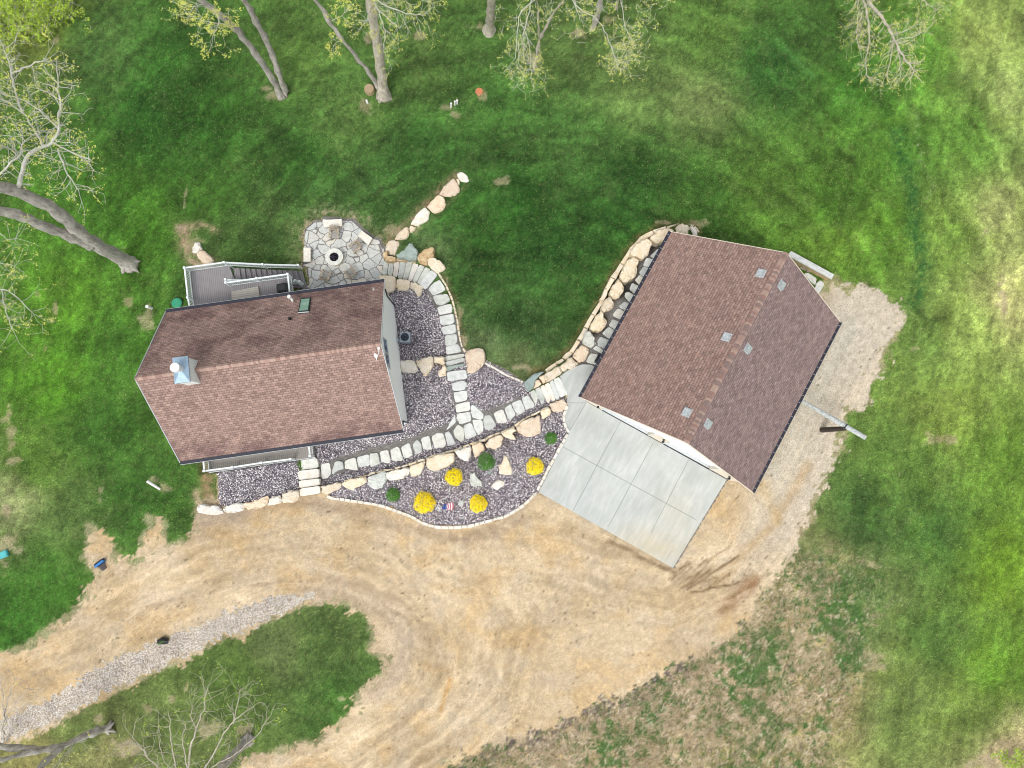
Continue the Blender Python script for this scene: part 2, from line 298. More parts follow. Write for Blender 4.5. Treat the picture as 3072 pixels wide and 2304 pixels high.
# ---------------------------------------------------------------- terrain heights (photo px, py, height in metres)
HC=[(1760,1160,0),(1700,1110,0),(1700,1300,0),(1620,1470,0),(2010,1700,0),(2170,1440,0),(1900,1400,0),(1800,1600,0),(1800,1450,0),
(1965,790,0),(1870,930,0),(1800,1040,0),(2040,700,0),(2300,800,-.1),(2480,860,0),(2650,950,0),(2600,1150,0),(2450,1350,0),(2350,1600,0),(2000,1000,0),(2200,1100,0),
(1900,740,-2.3),(1820,850,-2.3),(1745,970,-2.0),(1670,1060,-1.5),(1570,1110,-1.2),(1490,1060,-1.5),(1990,655,-1.9),(2120,650,-1.5),(2300,690,-1.0),(2500,760,-.5),(2700,850,-.3),
(1600,900,-2.4),(1450,900,-2.3),(1400,960,-2.0),(1400,700,-2.9),(1300,740,-2.7),(1250,650,-3.0),(1200,560,-3.5),(1700,600,-3),(2000,400,-3),(2500,300,-2),(3000,500,-1),(3000,1200,-.6),(3000,2200,-1),
(1500,200,-4.3),(1150,250,-4.3),(800,250,-4.3),(200,200,-3.8),(600,600,-3.6),(300,900,-2.9),(200,1200,-1.9),(400,1400,-1.0),(100,1600,-.6),(500,1550,-.2),(550,1480,-.5),(520,1000,-2.6),(430,1150,-1.9),(800,600,-3.6),(500,800,-3.2),(650,770,-3.3),
(940,700,-3.2),(1000,760,-3.2),(1060,700,-3.2),(920,850,-3.2),(1120,800,-3.2),(1100,660,-3.3),(1170,640,-3.3),
(700,1600,0),(1000,1650,0),(1400,1700,0),(300,1900,-.3),(0,2050,-.5),(1700,2000,0),(1300,2200,0),(800,1530,0),(1100,1540,0),(1000,2000,.1),(500,2200,-.2),(2000,2200,.1),(2500,1900,0),
(1200,1500,0),(1400,1500,.05),(1580,1400,.05),(1500,1420,.05),(1300,1440,0),(1050,1470,0),(1640,1290,0),(1100,1495,0),
(960,1400,-.75),(1080,1370,-.85),(1200,1340,-.9),(1300,1310,-.95),(1400,1275,-.95),(1500,1235,-.95),(1570,1210,-.9),(1050,1340,-.9),(1290,1200,-1.0),(1250,1150,-1.0),(1450,1180,-1.0),(1380,1130,-1.05),(1540,1160,-1.0),(1230,1250,-.95),
(1250,1010,-1.75),(1230,930,-1.75),(1350,1050,-1.75),(1335,980,-1.75),(1310,900,-1.75),(1250,870,-1.75),(1280,840,-1.9),(760,1430,-.3),(700,1480,-.1),(650,1430,-.4),(850,1400,-.3)]
hw=np.array([tuple(P(a,b,c)) for a,b,c in HC])
def height(x,y,p=3.2):
    num=np.zeros(x.shape); den=np.zeros(x.shape)
    for q in hw:
        wgt=((x-q[0])**2+(y-q[1])**2+.35)**(-p/2*1.2); num+=wgt*q[2]; den+=wgt
    return num/den
def gz(x,y): return float(height(np.array([float(x)]),np.array([float(y)]))[0])
def PG(px,py,dz=0):
    z=-1.0
    for _ in range(6):
        p=P(px,py,z); z=gz(p.x,p.y)
    p=P(px,py,z+dz); return p
# zones
DRIVE=[(-60,1985),(0,1967),(76,1933),(156,1880),(208,1843),(260,1787),(292,1728),(278,1707),(250,1666),(274,1617),(312,1614),(333,1645),(360,1690),(400,1690),(437,1668),(420,1620),(450,1590),(486,1569),(493,1640),(569,1624),(590,1603),(590,1544),(600,1510),(648,1500),(760,1490),(868,1485),(897,1470),(985,1485),
(1080,1500),(1160,1515),(1240,1560),(1370,1580),(1500,1560),(1600,1490),(1625,1465),(2019,1695),(2160,1440),(2200,1380),(2300,1100),(2450,900),(2478,842),(2503,837),(2557,859),(2597,864),(2638,889),(2679,921),(2714,939),(2706,973),(2679,1022),(2657,1043),(2644,1100),(2635,1108),(2597,1154),(2597,1203),(2535,1235),(2538,1290),(2521,1358),(2492,1387),(2475,1439),(2456,1485),(2437,1501),(2443,1550),(2412,1589),(2373,1655),(2349,1707),(2293,1780),(2248,1867),(2161,1936),(2050,1999),(1970,2033),(1883,2075),(1779,2113),(1675,2169),(1536,2228),(1455,2242),(1358,2284),(1250,2330),(1200,2500),(500,2500),(-200,2500),(-200,2060)]
ISLE=[(768,1874),(883,1825),(962,1804),(994,1796),(1063,1818),(1101,1853),(1126,1905),(1105,1950),(1153,1978),(1150,2016),(1115,2047),(1070,2089),(1067,2127),(1011,2183),(942,2228),(889,2238),(837,2249),(778,2270),(720,2300),(640,2600),(-300,2700),(-300,2260),(0,2231),(121,2190),(208,2145),(312,2086),(451,2023),(590,1950)]
SWALE=[(-200,2190),(0,2155),(87,2120),(194,2068),(312,1985),(434,1940),(521,1905),(660,1842),(768,1804),(860,1785),(948,1779),(941,1797),(882,1824),(768,1878),(590,1952),(451,2024),(312,2086),(208,2145),(121,2190),(0,2231),(-200,2300)]
G1=[(648,1417),(888,1365),(899,1470),(870,1492),(800,1515),(700,1530),(655,1518)]
G2=[(900,1300),(1180,1280),(1215,1240),(1150,900),(1130,850),(1255,840),(1320,880),(1368,960),(1390,1050),(1440,1075),(1510,1110),(1574,1150),(1600,1200),(1660,1170),(1702,1205),(1698,1240),(1692,1275),(1706,1297),(1612,1480),(1585,1502),(1530,1545),(1475,1565),(1445,1575),(1355,1582),(1280,1574),(1230,1550),(1180,1524),(1112,1516),(1020,1500),(975,1486),(958,1470),(940,1370)]
PATHS=[[(930,1430),(975,1412),(1100,1372),(1240,1335),(1330,1300),(1440,1260),(1580,1210)],[(1375,1180),(1385,1240),(1400,1290),(1345,1310)],[(1300,870),(1335,930),(1358,985),(1368,1060)]]
TERR=[(1690,1100),(1740,1010),(1810,900),(1880,800),(1950,720),(2015,690),(1975,800),(1840,1050),(1790,1110),(1745,1095)]
PATIO=zp('B',(345,250),(430,245),(440,210),(760,235),(860,330),(990,430),(1060,450),(1085,520),(1115,540),(1115,665),(1095,830),(1055,840),(1125,905),(1125,1080),(290,1080),(140,1030),(250,960),(290,930),(270,740),(210,720),(320,690),(230,680),(235,400),(260,320))
APRON=[(1759,1205),(2180,1439),(2019,1704),(1616,1477),(1706,1300),(1696,1277),(1690,1245),(1702,1206),(1702,1184),(1680,1130),(1695,1117),(1722,1101),(1748,1093),(1772,1094),(1790,1103),(1810,1120)]
STEP=.14
GX=np.arange(-46,46.01,STEP); GY=np.arange(-27,43.01,STEP); X,Y=np.meshgrid(GX,GY); Z=height(X,Y)
cells=X.shape
for _ in range(2): Z[1:-1,1:-1]=(Z[1:-1,1:-1]*2+Z[:-2,1:-1]+Z[2:,1:-1]+Z[1:-1,:-2]+Z[1:-1,2:])/6
def project(X,Y,Z):
    dx,dy,dz=X,Y,Z-H; dep=st*dy-ct*dz; up=ct*dy+st*dz; return 1536+F*dx/dep,1152-F*up/dep
PX,PY=project(X,Y,Z)
def flat(poly,z,grow=0):
    global Z
    s=sdf(*project(X,Y,np.full(cells,z)),poly); Z=np.where(s<grow,z,Z)
flat(PATIO,-3.26,4); flat(APRON,-.06,3)
def lower(poly,z):
    global Z
    s=sdf(*project(X,Y,np.full(cells,z)),poly); Z=np.where(s<2,np.minimum(Z,z),Z)
lower(zp('B',(1085,655),(1300,665),(1262,885),(1085,850)),-3.2); lower(zp('B',(1285,665),(1440,680),(1375,900),(1255,885)),-2.72); lower(zp('B',(1430,680),(1570,730),(1470,930),(1370,900)),-2.35); lower(zp('B',(1560,725),(1720,820),(1575,1000),(1460,930)),-1.95)
lower([(600,1300),(945,1280),(945,1372),(606,1420)],-.8)
Z+= (fbm(X*.9,Y*.9,4,5)-.5)*.08
PX,PY=project(X,Y,Z)
def gz(x,y):
    u=min(max((x-GX[0])/STEP,0),len(GX)-1.01); v=min(max((y-GY[0])/STEP,0),len(GY)-1.01); return float(Z[int(round(v)),int(round(u))])
wx=(fbm(PX/55,PY/55,4,3,.6)-.5)*60; wy=(fbm(PX/55+9,PY/55+4,4,8,.6)-.5)*60
fine=(fbm(PX/16,PY/16,3,21,.7)-.5)
sd_=np.maximum(sdf(PX+wx*.35,PY+wy*.35,DRIVE),-sdf(PX+wx*.35,PY+wy*.35,ISLE))
sisl=sdf(PX,PY,ISLE); sd0=np.maximum(sdf(PX,PY,DRIVE),-sisl)
near=np.exp(-np.maximum(sd0,0)/30)
ragged=(fbm(PX/34,PY/34,4,19,.7)-.5)*np.where(PX>1300,110,90)
dirtm=(sd_+fine*60+ragged)<0
garden=sdf(PX,PY,[(600,1400),(900,1300),(1750,1000),(1800,1250),(1640,1560),(1300,1640),(600,1560)])<0
dirtm=np.where(garden|(sdf(PX,PY,APRON)<30),sd0<0,dirtm)
bush_patch=(fbm(PX/30,PY/30,4,77,.6)); 
zone=np.zeros(cells,int); zone[dirtm]=1
zone[(sdf(PX+wx*.25,PY+wy*.2,SWALE)+fine*46+3)<0]=3
zone[sdf(PX,PY,G1)<0]=2; zone[sdf(PX,PY,G2)<0]=2
dp=np.minimum.reduce([dline(PX,PY,l) for l in PATHS]); zone[(dp<22+fine*10)&(zone==2)]=4
zone[(sdf(PX,PY,TERR)<0)]=4; zone[(sdf(PX,PY,APRON)<2)]=4; zone[(sdf(PX,PY,PATIO)<6)]=4
# ---- painted ground colour: what grows or lies there
LC=[(100,60,(96,118,52)),(300,150,(64,104,48)),(500,200,(48,94,34)),(450,350,(42,88,30)),(600,400,(50,98,35)),(900,150,(78,118,52)),(1250,200,(72,110,50)),(1050,350,(76,114,54)),(900,480,(48,92,34)),(1250,450,(50,94,38)),(1500,350,(60,106,44)),(1700,150,(76,110,54)),(1900,250,(88,122,62)),(2150,100,(75,115,48)),(2100,300,(98,126,70)),(2300,200,(46,92,36)),(2450,100,(60,102,42)),(2600,250,(54,104,34)),(2750,150,(78,130,44)),(2950,100,(124,152,78)),(3030,300,(130,158,88)),(2900,400,(86,136,50)),(2700,450,(76,130,44)),
(1550,600,(38,82,28)),(1400,600,(46,90,34)),(1700,450,(62,106,46)),(1900,550,(42,84,32)),(2100,600,(54,96,36)),(2300,550,(76,120,44)),(2500,600,(68,114,38)),(2650,700,(84,136,44)),(2500,750,(88,132,44)),(2850,700,(108,150,62)),(3000,650,(144,164,98)),(3030,900,(166,180,112)),(2900,1000,(118,148,72)),(2750,1000,(98,138,62)),(2850,1250,(114,148,62)),(2700,1400,(84,124,52)),(3000,1400,(90,134,46)),(2600,1550,(62,102,46)),(2800,1600,(68,112,48)),(3000,1700,(100,146,40)),(3000,2000,(84,130,40)),(2800,1900,(80,120,52)),(2600,1800,(92,122,66)),(2500,1700,(112,120,78)),(2400,1900,(146,142,100)),(2350,2050,(156,148,110)),(2500,2100,(144,142,98)),(2700,2150,(98,128,64)),(2900,2150,(94,124,56)),(3020,2270,(172,166,130)),(2100,2150,(142,134,100)),(1900,2270,(128,122,84)),(2200,2280,(116,122,70)),(1650,2270,(140,132,98)),(2180,2000,(150,140,108)),
(1450,750,(42,86,30)),(1500,950,(50,90,40)),(1450,1030,(88,118,74)),(1560,1100,(92,116,72)),(1600,1000,(58,98,48)),(1700,900,(50,92,38)),(1650,750,(38,80,30)),(1850,680,(42,86,32)),(1290,800,(96,128,80)),(1350,850,(50,92,38)),(1150,600,(54,94,42)),(1000,600,(56,96,44)),(800,680,(62,96,46)),(650,750,(66,102,48)),(600,620,(58,104,36)),(450,700,(66,118,36)),(300,600,(64,118,36)),(200,900,(78,132,36)),(350,1050,(64,114,38)),(150,1150,(76,134,34)),(300,1300,(56,102,36)),(400,1500,(54,98,36)),(100,1400,(84,128,48)),(50,1500,(124,142,94)),(200,1550,(82,118,58)),(150,1750,(58,108,36)),(50,1850,(56,108,36)),(950,1950,(80,114,56)),(1000,2100,(64,106,44)),(850,1950,(98,122,72)),(700,2050,(78,112,50)),(500,2150,(92,120,62)),(600,2250,(96,122,64)),(300,2250,(118,128,80)),(100,2280,(124,130,78)),(250,2180,(96,122,64))]
num=np.zeros(cells+(3,)); den=np.zeros(cells)
wpx=PX+wx*1.3; wpy=PY+wy*1.3
for a,b,c in LC:
    wgt=((wpx-a)**2+(wpy-b)**2+900)**-1.5; num+=wgt[...,None]*np.array(c,float); den+=wgt
lawn=num/den[...,None]
def mixc(a,col,m): return a*(1-m[...,None])+np.array(col,float)*m[...,None]
def smooth(v,a,b): t=np.clip((v-a)/(b-a),0,1); return t*t*(3-2*t)
# mowing swirls (grass lying different ways)
dx=PX-1620; dy=(PY-1250)*1.05; r=np.hypot(dx,dy); th=np.arctan2(dy,dx)
band=fbm((r+wx*1.3)/24,th*4.2+wy/60,5,31,.6)-.5; wl=smooth(r,200,500)*(1-smooth(PY,1000,1350))
lawn*= (1+band*wl*.62)[...,None]
lawn*= (1+(fbm((PX+PY*.2)/16,PY/110,3,35)-.5)*.3*smooth(PX,2300,2700))[...,None]
lawn*= (1+(fbm(PX/60,PY/60,5,41,.6)-.5)*.6)[...,None]
lawn*= (1+(fbm(PX/9,PY/9,3,43,.8)-.5)*.55)[...,None]; lawn*=np.array((1.03,.97,.95)); gm=lawn.mean(-1,keepdims=True); lawn=lawn*.9+gm*.1
lawn*=1.13; pale=smooth(fbm(PX/38,PY/38,5,51,.7),.56,.72)*.5; lawn=mixc(lawn,(150,158,104),pale*.3)
yel=smooth(fbm(PX/45+7,PY/45,4,57,.6),.55,.75)*smooth(PX,2300,2700); lawn=mixc(lawn,(132,168,46),yel*.12)
BARE=[(174,115,14,12),(164,210,10,10),(170,260,7,30),(1254,102,42,16),(1100,320,28,26),(835,290,36,16),(800,268,18,10),(1455,85,46,28),(1108,120,14,20),(2142,50,14,9),(1498,545,26,18),(2090,665,34,14),(1175,690,36,30),(1080,655,46,10),(1010,640,60,8),(925,690,18,34),(565,680,40,12),(585,735,34,28),(610,790,40,26),(440,955,30,34),(385,905,18,20),(366,747,22,12),(162,920,8,22),(155,960,8,18),(130,1045,8,20),(118,890,7,10),(555,600,7,36),(495,1465,22,20),(470,1440,16,12),(25,1240,14,60),(30,1310,20,40),(50,1385,40,14),(300,1470,14,26),(300,1500,12,14),(270,1590,22,26),(20,1650,44,60),(20,1535,14,22),(460,1570,34,22),(440,1610,28,14),(1347,320,24,16),(1370,345,30,14),(1445,290,22,14),(1600,170,26,30),(1745,105,30,20),(1820,60,26,16),(1310,540,0,0),(1240,690,24,16),(2820,1320,46,20),(2790,1300,24,26),(2740,1050,22,6),(2700,1420,8,14),(2580,1430,14,8),(2610,1700,60,14),(2560,1830,26,14),(2440,1750,50,50),(2400,2000,90,60),(2620,1990,60,40),(2460,2230,60,16),(2290,2150,60,40),(1740,2210,60,30),(1950,2150,70,34),(3020,2270,60,34),(2960,2290,60,30),(2960,700,14,20),(3010,900,20,60),(440,2130,26,22),(300,2150,30,18),(630,2180,40,34),(730,2190,40,30),(380,2240,60,30),(520,2100,20,10),(560,2060,8,24),(1035,2100,20,8),(1130,1940,20,14),(2650,890,20,12),(1565,1105,30,10),(1405,1060,30,12),(1520,1120,26,9),(2660,1070,20,10),(1760,1010,10,30),(1830,870,9,40),(1900,760,14,40),(2000,670,50,8),(1340,850,9,40),(1370,950,8,50),(1395,1020,12,20),(1460,640,0,0)]
bare=np.zeros(cells)
for a,b,rx,ry in BARE:
    if rx: bare=np.maximum(bare,np.exp(-(((PX+wx*.5-a)/rx)**2+((PY+wy*.5-b)/ry)**2)*1.1))
def strip(line,off,wd,c,k):
    global lawn
    d=dline(PX+wx*.12,PY+wy*.12,line); lawn=mixc(lawn,c,np.exp(-((d-off)/wd)**2)*np.clip(k+(fbm(PX/9,PY/9,4,121,.7)-.5)*2.2,0,1))
strip([(2690,400),(2735,560),(2745,700),(2772,800),(2745,910)],0,24,(48,98,50),.5)
strip([(2745,330),(2760,480),(2800,560),(2770,620)],0,9,(170,188,150),.05); strip([(2330,120),(2400,190),(2440,230)],0,10,(84,140,70),.5); strip([(2320,150),(2390,215)],0,7,(40,78,34),.5)
strip([(548,690),(560,745),(590,790),(640,800)],0,26,(178,158,130),.85); strip([(540,690),(600,672),(650,690)],0,12,(184,166,136),.7)
strip(PATIO,10,13,(158,146,118),.5); strip(PATIO,34,18,(142,152,108),.35)
strip(zp('G',(1640,150),(1590,90),(1400,80),(1290,105),(1150,145),(1010,225),(880,350),(775,500),(675,670),(605,800),(550,930),(455,1080),(375,1230),(290,1370),(210,1490),(60,1620))+zp('F',(1370,330),(1240,400),(1100,430)),6,9,(134,120,80),.55)
strip(zp('K',(800,290),(650,430),(480,600),(380,680),(300,800),(230,840),(110,960),(20,1040)),2,14,(150,130,104),.7); strip(zp('K',(950,340),(860,440),(690,620),(520,760),(400,850)),0,8,(120,122,84),.4)
strip(zp('B',(1740,810),(1810,910),(1850,1000),(1893,1100),(1920,1200),(1947,1320),(1960,1430),(1990,1550),(2030,1680)),2,7,(118,112,78),.5); strip(zp('F',(570,320),(720,395),(900,485),(1000,530)),2,10,(118,124,84),.5)
strip([(620,1400),(628,1520)],4,18,(160,136,104),.9); strip([(590,1480),(600,1540)],2,12,(188,168,140),.8)
edge=smooth(near+fine*1.0,.62,.95)*(zone==0)
bm=.72*smooth(bare*1.0+fine*1.1+(bush_patch-.5)*1.5,.42,.8)*smooth(bare,.08,.3); rd=PX+ (PY-2000)*.25+wx*3; dry=smooth(PX,1200,1700)*smooth(PY+PX*.25,2150,2500)*(1-smooth(rd,2200,2760))
dry2=(fbm(PX/15,PY/15,5,61,.8)); bm=np.maximum(bm,smooth(dry2+.16*dry,.53,.64)*smooth(dry,.0,.5)*.9)
bm=np.maximum(bm,edge*.8)
bc=np.array((192,176,148),float)+((fbm(PX/30,PY/30,3,63)-.5)*60)[...,None]
lawn=lawn*(1-bm[...,None]*.88)+bc*bm[...,None]*.88
gt=smooth(fbm(PX/22,PY/22,5,65,.75)+(fbm(PX/150,PY/150,2,66)-.5)*.5,.50,.66)*smooth(dry,0,.4); lawn=mixc(lawn,(72,112,54),gt*.85)
dk=smooth(fbm(PX/14+3,PY/14,5,67,.8),.47,.6)*smooth(PX,1250,1450)*(1-smooth(PX,2000,2150))*(PY>1900)*np.exp(-(np.maximum(sd0-8,0)/38)**2); lawn=mixc(lawn,(98,88,92),dk*.8)
sk=smooth(fbm(PX/6+3,PY/6,3,68,.8),.62,.72)*smooth(dry,.05,.4); lawn=mixc(lawn,(226,216,196),sk*.6); sk2=smooth(fbm(PX/7+9,PY/7,3,69,.8),.62,.74)*smooth(dry,.05,.4); lawn=mixc(lawn,(80,70,60),sk2*.5)
# driveway
dr=np.zeros(cells+(3,))+np.array((210,189,154),float)
dr+=((fbm(PX/120,PY/120,4,71)-.5)*50)[...,None]*np.array((.9,1,1.15))
rr=np.hypot((PX-760)*.62,(PY-2010)*1.25)
arc=fbm((rr+wx*.5)/19,np.arctan2(PY-2010,(PX-760)*.6)*2.5,4,73,.6)-.5
arcw=np.exp(-((rr-330)/170)**2); dr*= (1+arc*arcw*.34)[...,None]
org=smooth(fbm(PX/110,PY/80,5,79,.6),.5,.68); dr=mixc(dr,(214,180,128),org*.45)
gr=smooth(fbm(PX/60+5,PY/60,4,83,.6),.5,.68); dr=mixc(dr,(202,188,166),gr*.4)
def band_(line,wd,col,k,n=.5):
    global dr
    d=dline(PX+wx*.3,PY+wy*.3,line); dr=mixc(dr,col,np.exp(-(d/wd)**2)*np.clip(k+(fbm(PX/20,PY/20,3,91)-.5)*n,0,1))
band_([(620,1560),(760,1520),(900,1505),(1060,1530),(1200,1580),(1400,1620),(1560,1560)],20,(172,152,128),.6)
band_([(600,1550),(700,1545)],30,(176,160,142),.7)
band_([(930,1765),(1060,1765),(1170,1830),(1215,1920),(1195,2010),(1130,2080)],34,(190,173,152),.6)
band_([(1215,1850),(1240,1930),(1200,2040)],7,(160,146,132),.25)
band_([(0,2085),(150,2000),(260,1920),(330,1850),(700,1760),(1000,1735)],4,(164,144,120),.3,1.2)
band_([(1300,1600),(1420,1680),(1480,1800),(1500,2000)],12,(196,178,146),.4)
lot=smooth(PX-(PY-1400)*-.35,2240,2360)*(1-smooth(PY,1500,1800)); dr=mixc(dr,(212,202,184),lot*.85)
band_([(2540,1000),(2450,1150),(2330,1400)],60,(196,196,180),.45)
band_([(2420,1400),(2330,1560),(2150,1750)],16,(196,170,130),.7)
band_([(2290,1650),(2200,1800),(2090,1900)],28,(206,188,160),.5)
rs_=np.random.default_rng(5)
for i in range(15):
    t_=i/14; ax_,ay_=1995+t_*70+rs_.normal(0,6),1735+t_*38+rs_.normal(0,5); ang=math.radians(-38+rs_.normal(0,7)+t_*8); ln_=rs_.uniform(70,190)
    band_([(ax_,ay_),(ax_+math.cos(ang)*ln_*.5,ay_+math.sin(ang)*ln_*.5+4),(ax_+math.cos(ang)*ln_,ay_+math.sin(ang)*ln_)],3.2,(118,96,70) if i%3 else (226,208,176),.85,.6)
for l in ([(2010,1712),(2120,1690),(2190,1640)],[(2030,1745),(2130,1720),(2180,1700)],[(2060,1760),(2150,1735)],[(2120,1765),(2190,1720)],[(1960,1690),(2010,1720),(2060,1730)],[(2040,1720),(2100,1735)]): band_(l,3,(140,118,88),.7,.5)
band_([(1830,1625),(1880,1650),(1960,1690),(2020,1718)],7,(128,106,82),.7,.8); band_([(2060,1740),(2120,1730)],30,(168,146,114),.5)
band_([(2245,1750),(2205,1790),(2170,1830)],20,(152,120,86),.7,.9); band_([(2270,1740),(2250,1770)],14,(150,116,84),.7)
band_([(1700,1590),(1850,1660)],26,(172,150,116),.5); band_([(2290,1460),(2330,1560)],20,(208,180,130),.5)
band_([(1352,2040),(1320,2125)],7,(214,168,104),.7); band_([(1150,1845),(1210,1780)],40,(200,180,150),.3)
sp=fbm(PX/5,PY/5,2,97,.8); sp2=fbm(PX/60,PY/60,3,99); dr=mixc(dr,(118,104,80),smooth(sp,.78,.86)*smooth(sp2,.48,.6)*.8)
dr*= (1+(fbm(PX/7,PY/7,3,101,.8)-.5)*.22)[...,None]
for cl,w0 in (([(-200,2060),(250,1900),(600,1700),(900,1620),(1150,1680),(1330,1850),(1370,2050),(1250,2200),(950,2400)],150),([(1350,1640),(1700,1720),(2000,1800),(2230,1680),(2390,1450),(2580,1050)],130),([(1450,1640),(1560,1850),(1500,2100),(1200,2330)],120)):
    d=dline(PX+wx*.35,PY+wy*.35,cl); side=np.sin(d/9+(fbm(PX/90,PY/90,3,111)-.5)*9)*.5; b=fbm(d/11,(PX+PY)/160,4,113,.62)-.5
    dr*= (1+(b*.2+side*.02)*np.exp(-(d/w0)**4))[...,None]; hi=smooth(b,.08,.2)*np.exp(-(d/w0)**4); dr=mixc(dr,(226,210,180),hi*.35)
swc=np.zeros(cells+(3,))+200
col=np.where((zone==0)[...,None],lawn,dr); col=np.clip(col,4,250)
colL=srgb(col)*KA
def make_ground(name,z,mat,skirt=False,**k):
    q=zone[:-1,:-1]; m=np.zeros(q.shape,bool)
    cz=np.stack([zone[:-1,:-1],zone[1:,:-1],zone[:-1,1:],zone[1:,1:]])
    zc=zone[:-1,:-1]; m=zc==z
    ii,jj=np.nonzero(m); W=cells[1]; a=ii*W+jj; fs=np.stack([a,a+1,a+W+1,a+W],1)
    use=np.unique(fs); remap=np.full(X.size,-1); remap[use]=np.arange(use.size)
    vs=np.stack([X.ravel()[use],Y.ravel()[use],Z.ravel()[use]],1); fs=remap[fs]; cc=colL.reshape(-1,3)[use]
    if skirt:
        R,Cc=cells; brd=[(0,j) for j in range(Cc)]+[(i,Cc-1) for i in range(1,R)]+[(R-1,j) for j in range(Cc-2,-1,-1)]+[(i,0) for i in range(R-2,0,-1)]
        n0=len(vs); iv=[]; ov=[]; ic=[]
        for i,j in brd: iv.append((X[i,j],Y[i,j],Z[i,j])); ov.append((X[i,j]*12,Y[i,j]*12,Z[i,j]-1)); ic.append(srgb((74,112,48))*KA)
        nb=len(brd); vs=np.concatenate([vs,iv,ov]); cc=np.concatenate([cc,ic,ic])
        sf=np.array([(n0+k_,n0+nb+k_,n0+nb+(k_+1)%nb,n0+(k_+1)%nb) for k_ in range(nb)]); fs=np.concatenate([fs,sf])
    me=bpy.data.meshes.new(name); me.vertices.add(len(vs)); me.vertices.foreach_set('co',vs.ravel().astype(np.float32))
    me.loops.add(fs.size); me.loops.foreach_set('vertex_index',fs.ravel().astype(np.int32)); me.polygons.add(len(fs))
    me.polygons.foreach_set('loop_start',np.arange(0,fs.size,4,dtype=np.int32)); me.polygons.foreach_set('loop_total',np.full(len(fs),4,np.int32))
    me.update(calc_edges=True); me.polygons.foreach_set('use_smooth',np.ones(len(fs),bool))
    at=me.color_attributes.new('Col','FLOAT_COLOR','POINT'); at.data.foreach_set('color',np.concatenate([cc,np.ones((len(cc),1))],1).ravel().astype(np.float32))
    me.materials.append(MATS[mat]); me.validate(); o=bpy.data.objects.new(name,me); C.objects.link(o); return tag(o,kind='structure',**k)
make_ground('lawn',0,'grass_mat',True); make_ground('driveway',1,'dirt_mat'); make_ground('gravel_bed',2,'purple_gravel')
make_ground('gravel_ditch',3,'white_rock'); make_ground('path',4,'path_grit')
# ---------------------------------------------------------------- concrete apron and flagstone patio
def flatsheet(name,poly,ztop,thick,mat,subdiv=None,**k):
    ws=[P(a,b,ztop) for a,b in poly]; m=MB(); m.prism([(q.x,q.y) for q in ws],ztop-thick,ztop); o=m.build(name,mat); tag(o,kind='structure',**k); return o
def gridsheet(name,poly,z,mat,colf,step=.12):
    ws=np.array([tuple(P(a,b,z))[:2] for a,b in poly]); x0,y0=ws.min(0); x1,y1=ws.max(0)
    m=MB(); m.prism([tuple(q) for q in ws],z-.16,z-.004); 
    # top skin: fine cells clipped to the outline by triangulating through bmesh
    import bmesh
    bm=bmesh.new(); f=bm.faces.new([bm.verts.new((q[0],q[1],z)) for q in ws])
    for k,n in ((0,(1,0,0)),(1,(0,1,0))):
        lo,hi=(x0,x1) if k==0 else (y0,y1); t=lo+step*4
        while t<hi:
            pc=(t,0,0) if k==0 else (0,t,0); bmesh.ops.bisect_plane(bm,geom=bm.verts[:]+bm.edges[:]+bm.faces[:],plane_co=pc,plane_no=n); t+=step*4
    for ff in bm.faces: ff.normal_update()
    if sum(ff.normal.z for ff in bm.faces)<0: bmesh.ops.reverse_faces(bm,faces=bm.faces[:])
    base=len(m.v); vi={v:i for i,v in enumerate(bm.verts)}; m.add([v.co for v in bm.verts],[[vi[v] for v in ff.verts] for ff in bm.faces]); bm.free()
    o=m.build(name,mat); arr=np.array([v.co[:] for v in o.data.vertices]); px,py=project(arr[:,0],arr[:,1],arr[:,2]); c=colf(px,py)
    at=o.data.color_attributes.new('Col','FLOAT_COLOR','POINT'); at.data.foreach_set('color',np.concatenate([c,np.ones((len(c),1))],1).ravel().astype(np.float32)); return tag(o,kind='structure')
def apc(px,py):
    c=np.ones((len(px),3)); d=np.exp(-(((px-1960)/130)**2+((py-1640)/60)**2)); d=np.maximum(d,np.exp(-(((px-2030)/60)**2+((py-1560)/90)**2))*.5)*(.6+fbm(px/25,py/25,4,5)*.7); d=np.clip(d,0,1)[:,None]
    c=c*(1-d)+np.array((1.16,1.0,.80))*d
    for a,b,rx,ry,k in ((1800,1270,26,22,.10),(1835,1300,14,10,.16),(1965,1310,60,22,.08),(1900,1360,60,30,.05),(2080,1400,30,50,.05),(1860,1330,30,30,.08),(1770,1260,40,30,.06)):
        c*= (1-k*np.exp(-((px-a)/rx)**2-((py-b)/ry)**2))[:,None]
    for l in ([(1808,1283),(1790,1330)],[(2100,1443),(2050,1530)],[(2010,1390),(2040,1365)],[(1985,1440),(2010,1420)],[(1930,1365),(1925,1400)]): c*= (1+.10*np.exp(-(dline(px,py,l)/3)**2))[:,None]
    return c
gridsheet('concrete_apron',APRON,0.0,'concrete_mat',apc)
jm=MB()
for z_,a,b in (('I',(330,520),(1810,1330)),('I',(585,25),(410,330)),('I',(965,235),(440,1220)),('I',(1325,475),(830,1400)),('I',(1720,660),(1300,1470)),('F',(1494,768),(1690,770))):
    (ax,ay),(bx,by)=zp(z_,a,b); p,q=P(ax,ay,.004),P(bx,by,.004); d=(q-p).normalized(); n=Vector((-d.y,d.x,0))*.016; jm.add([p-n,q-n,q+n,p+n],[(0,1,2,3)])
tag(jm.build('concrete_joint','joint_dark'),kind='structure')
flatsheet('patio',PATIO,-3.2,.2,'flagstone_mat')
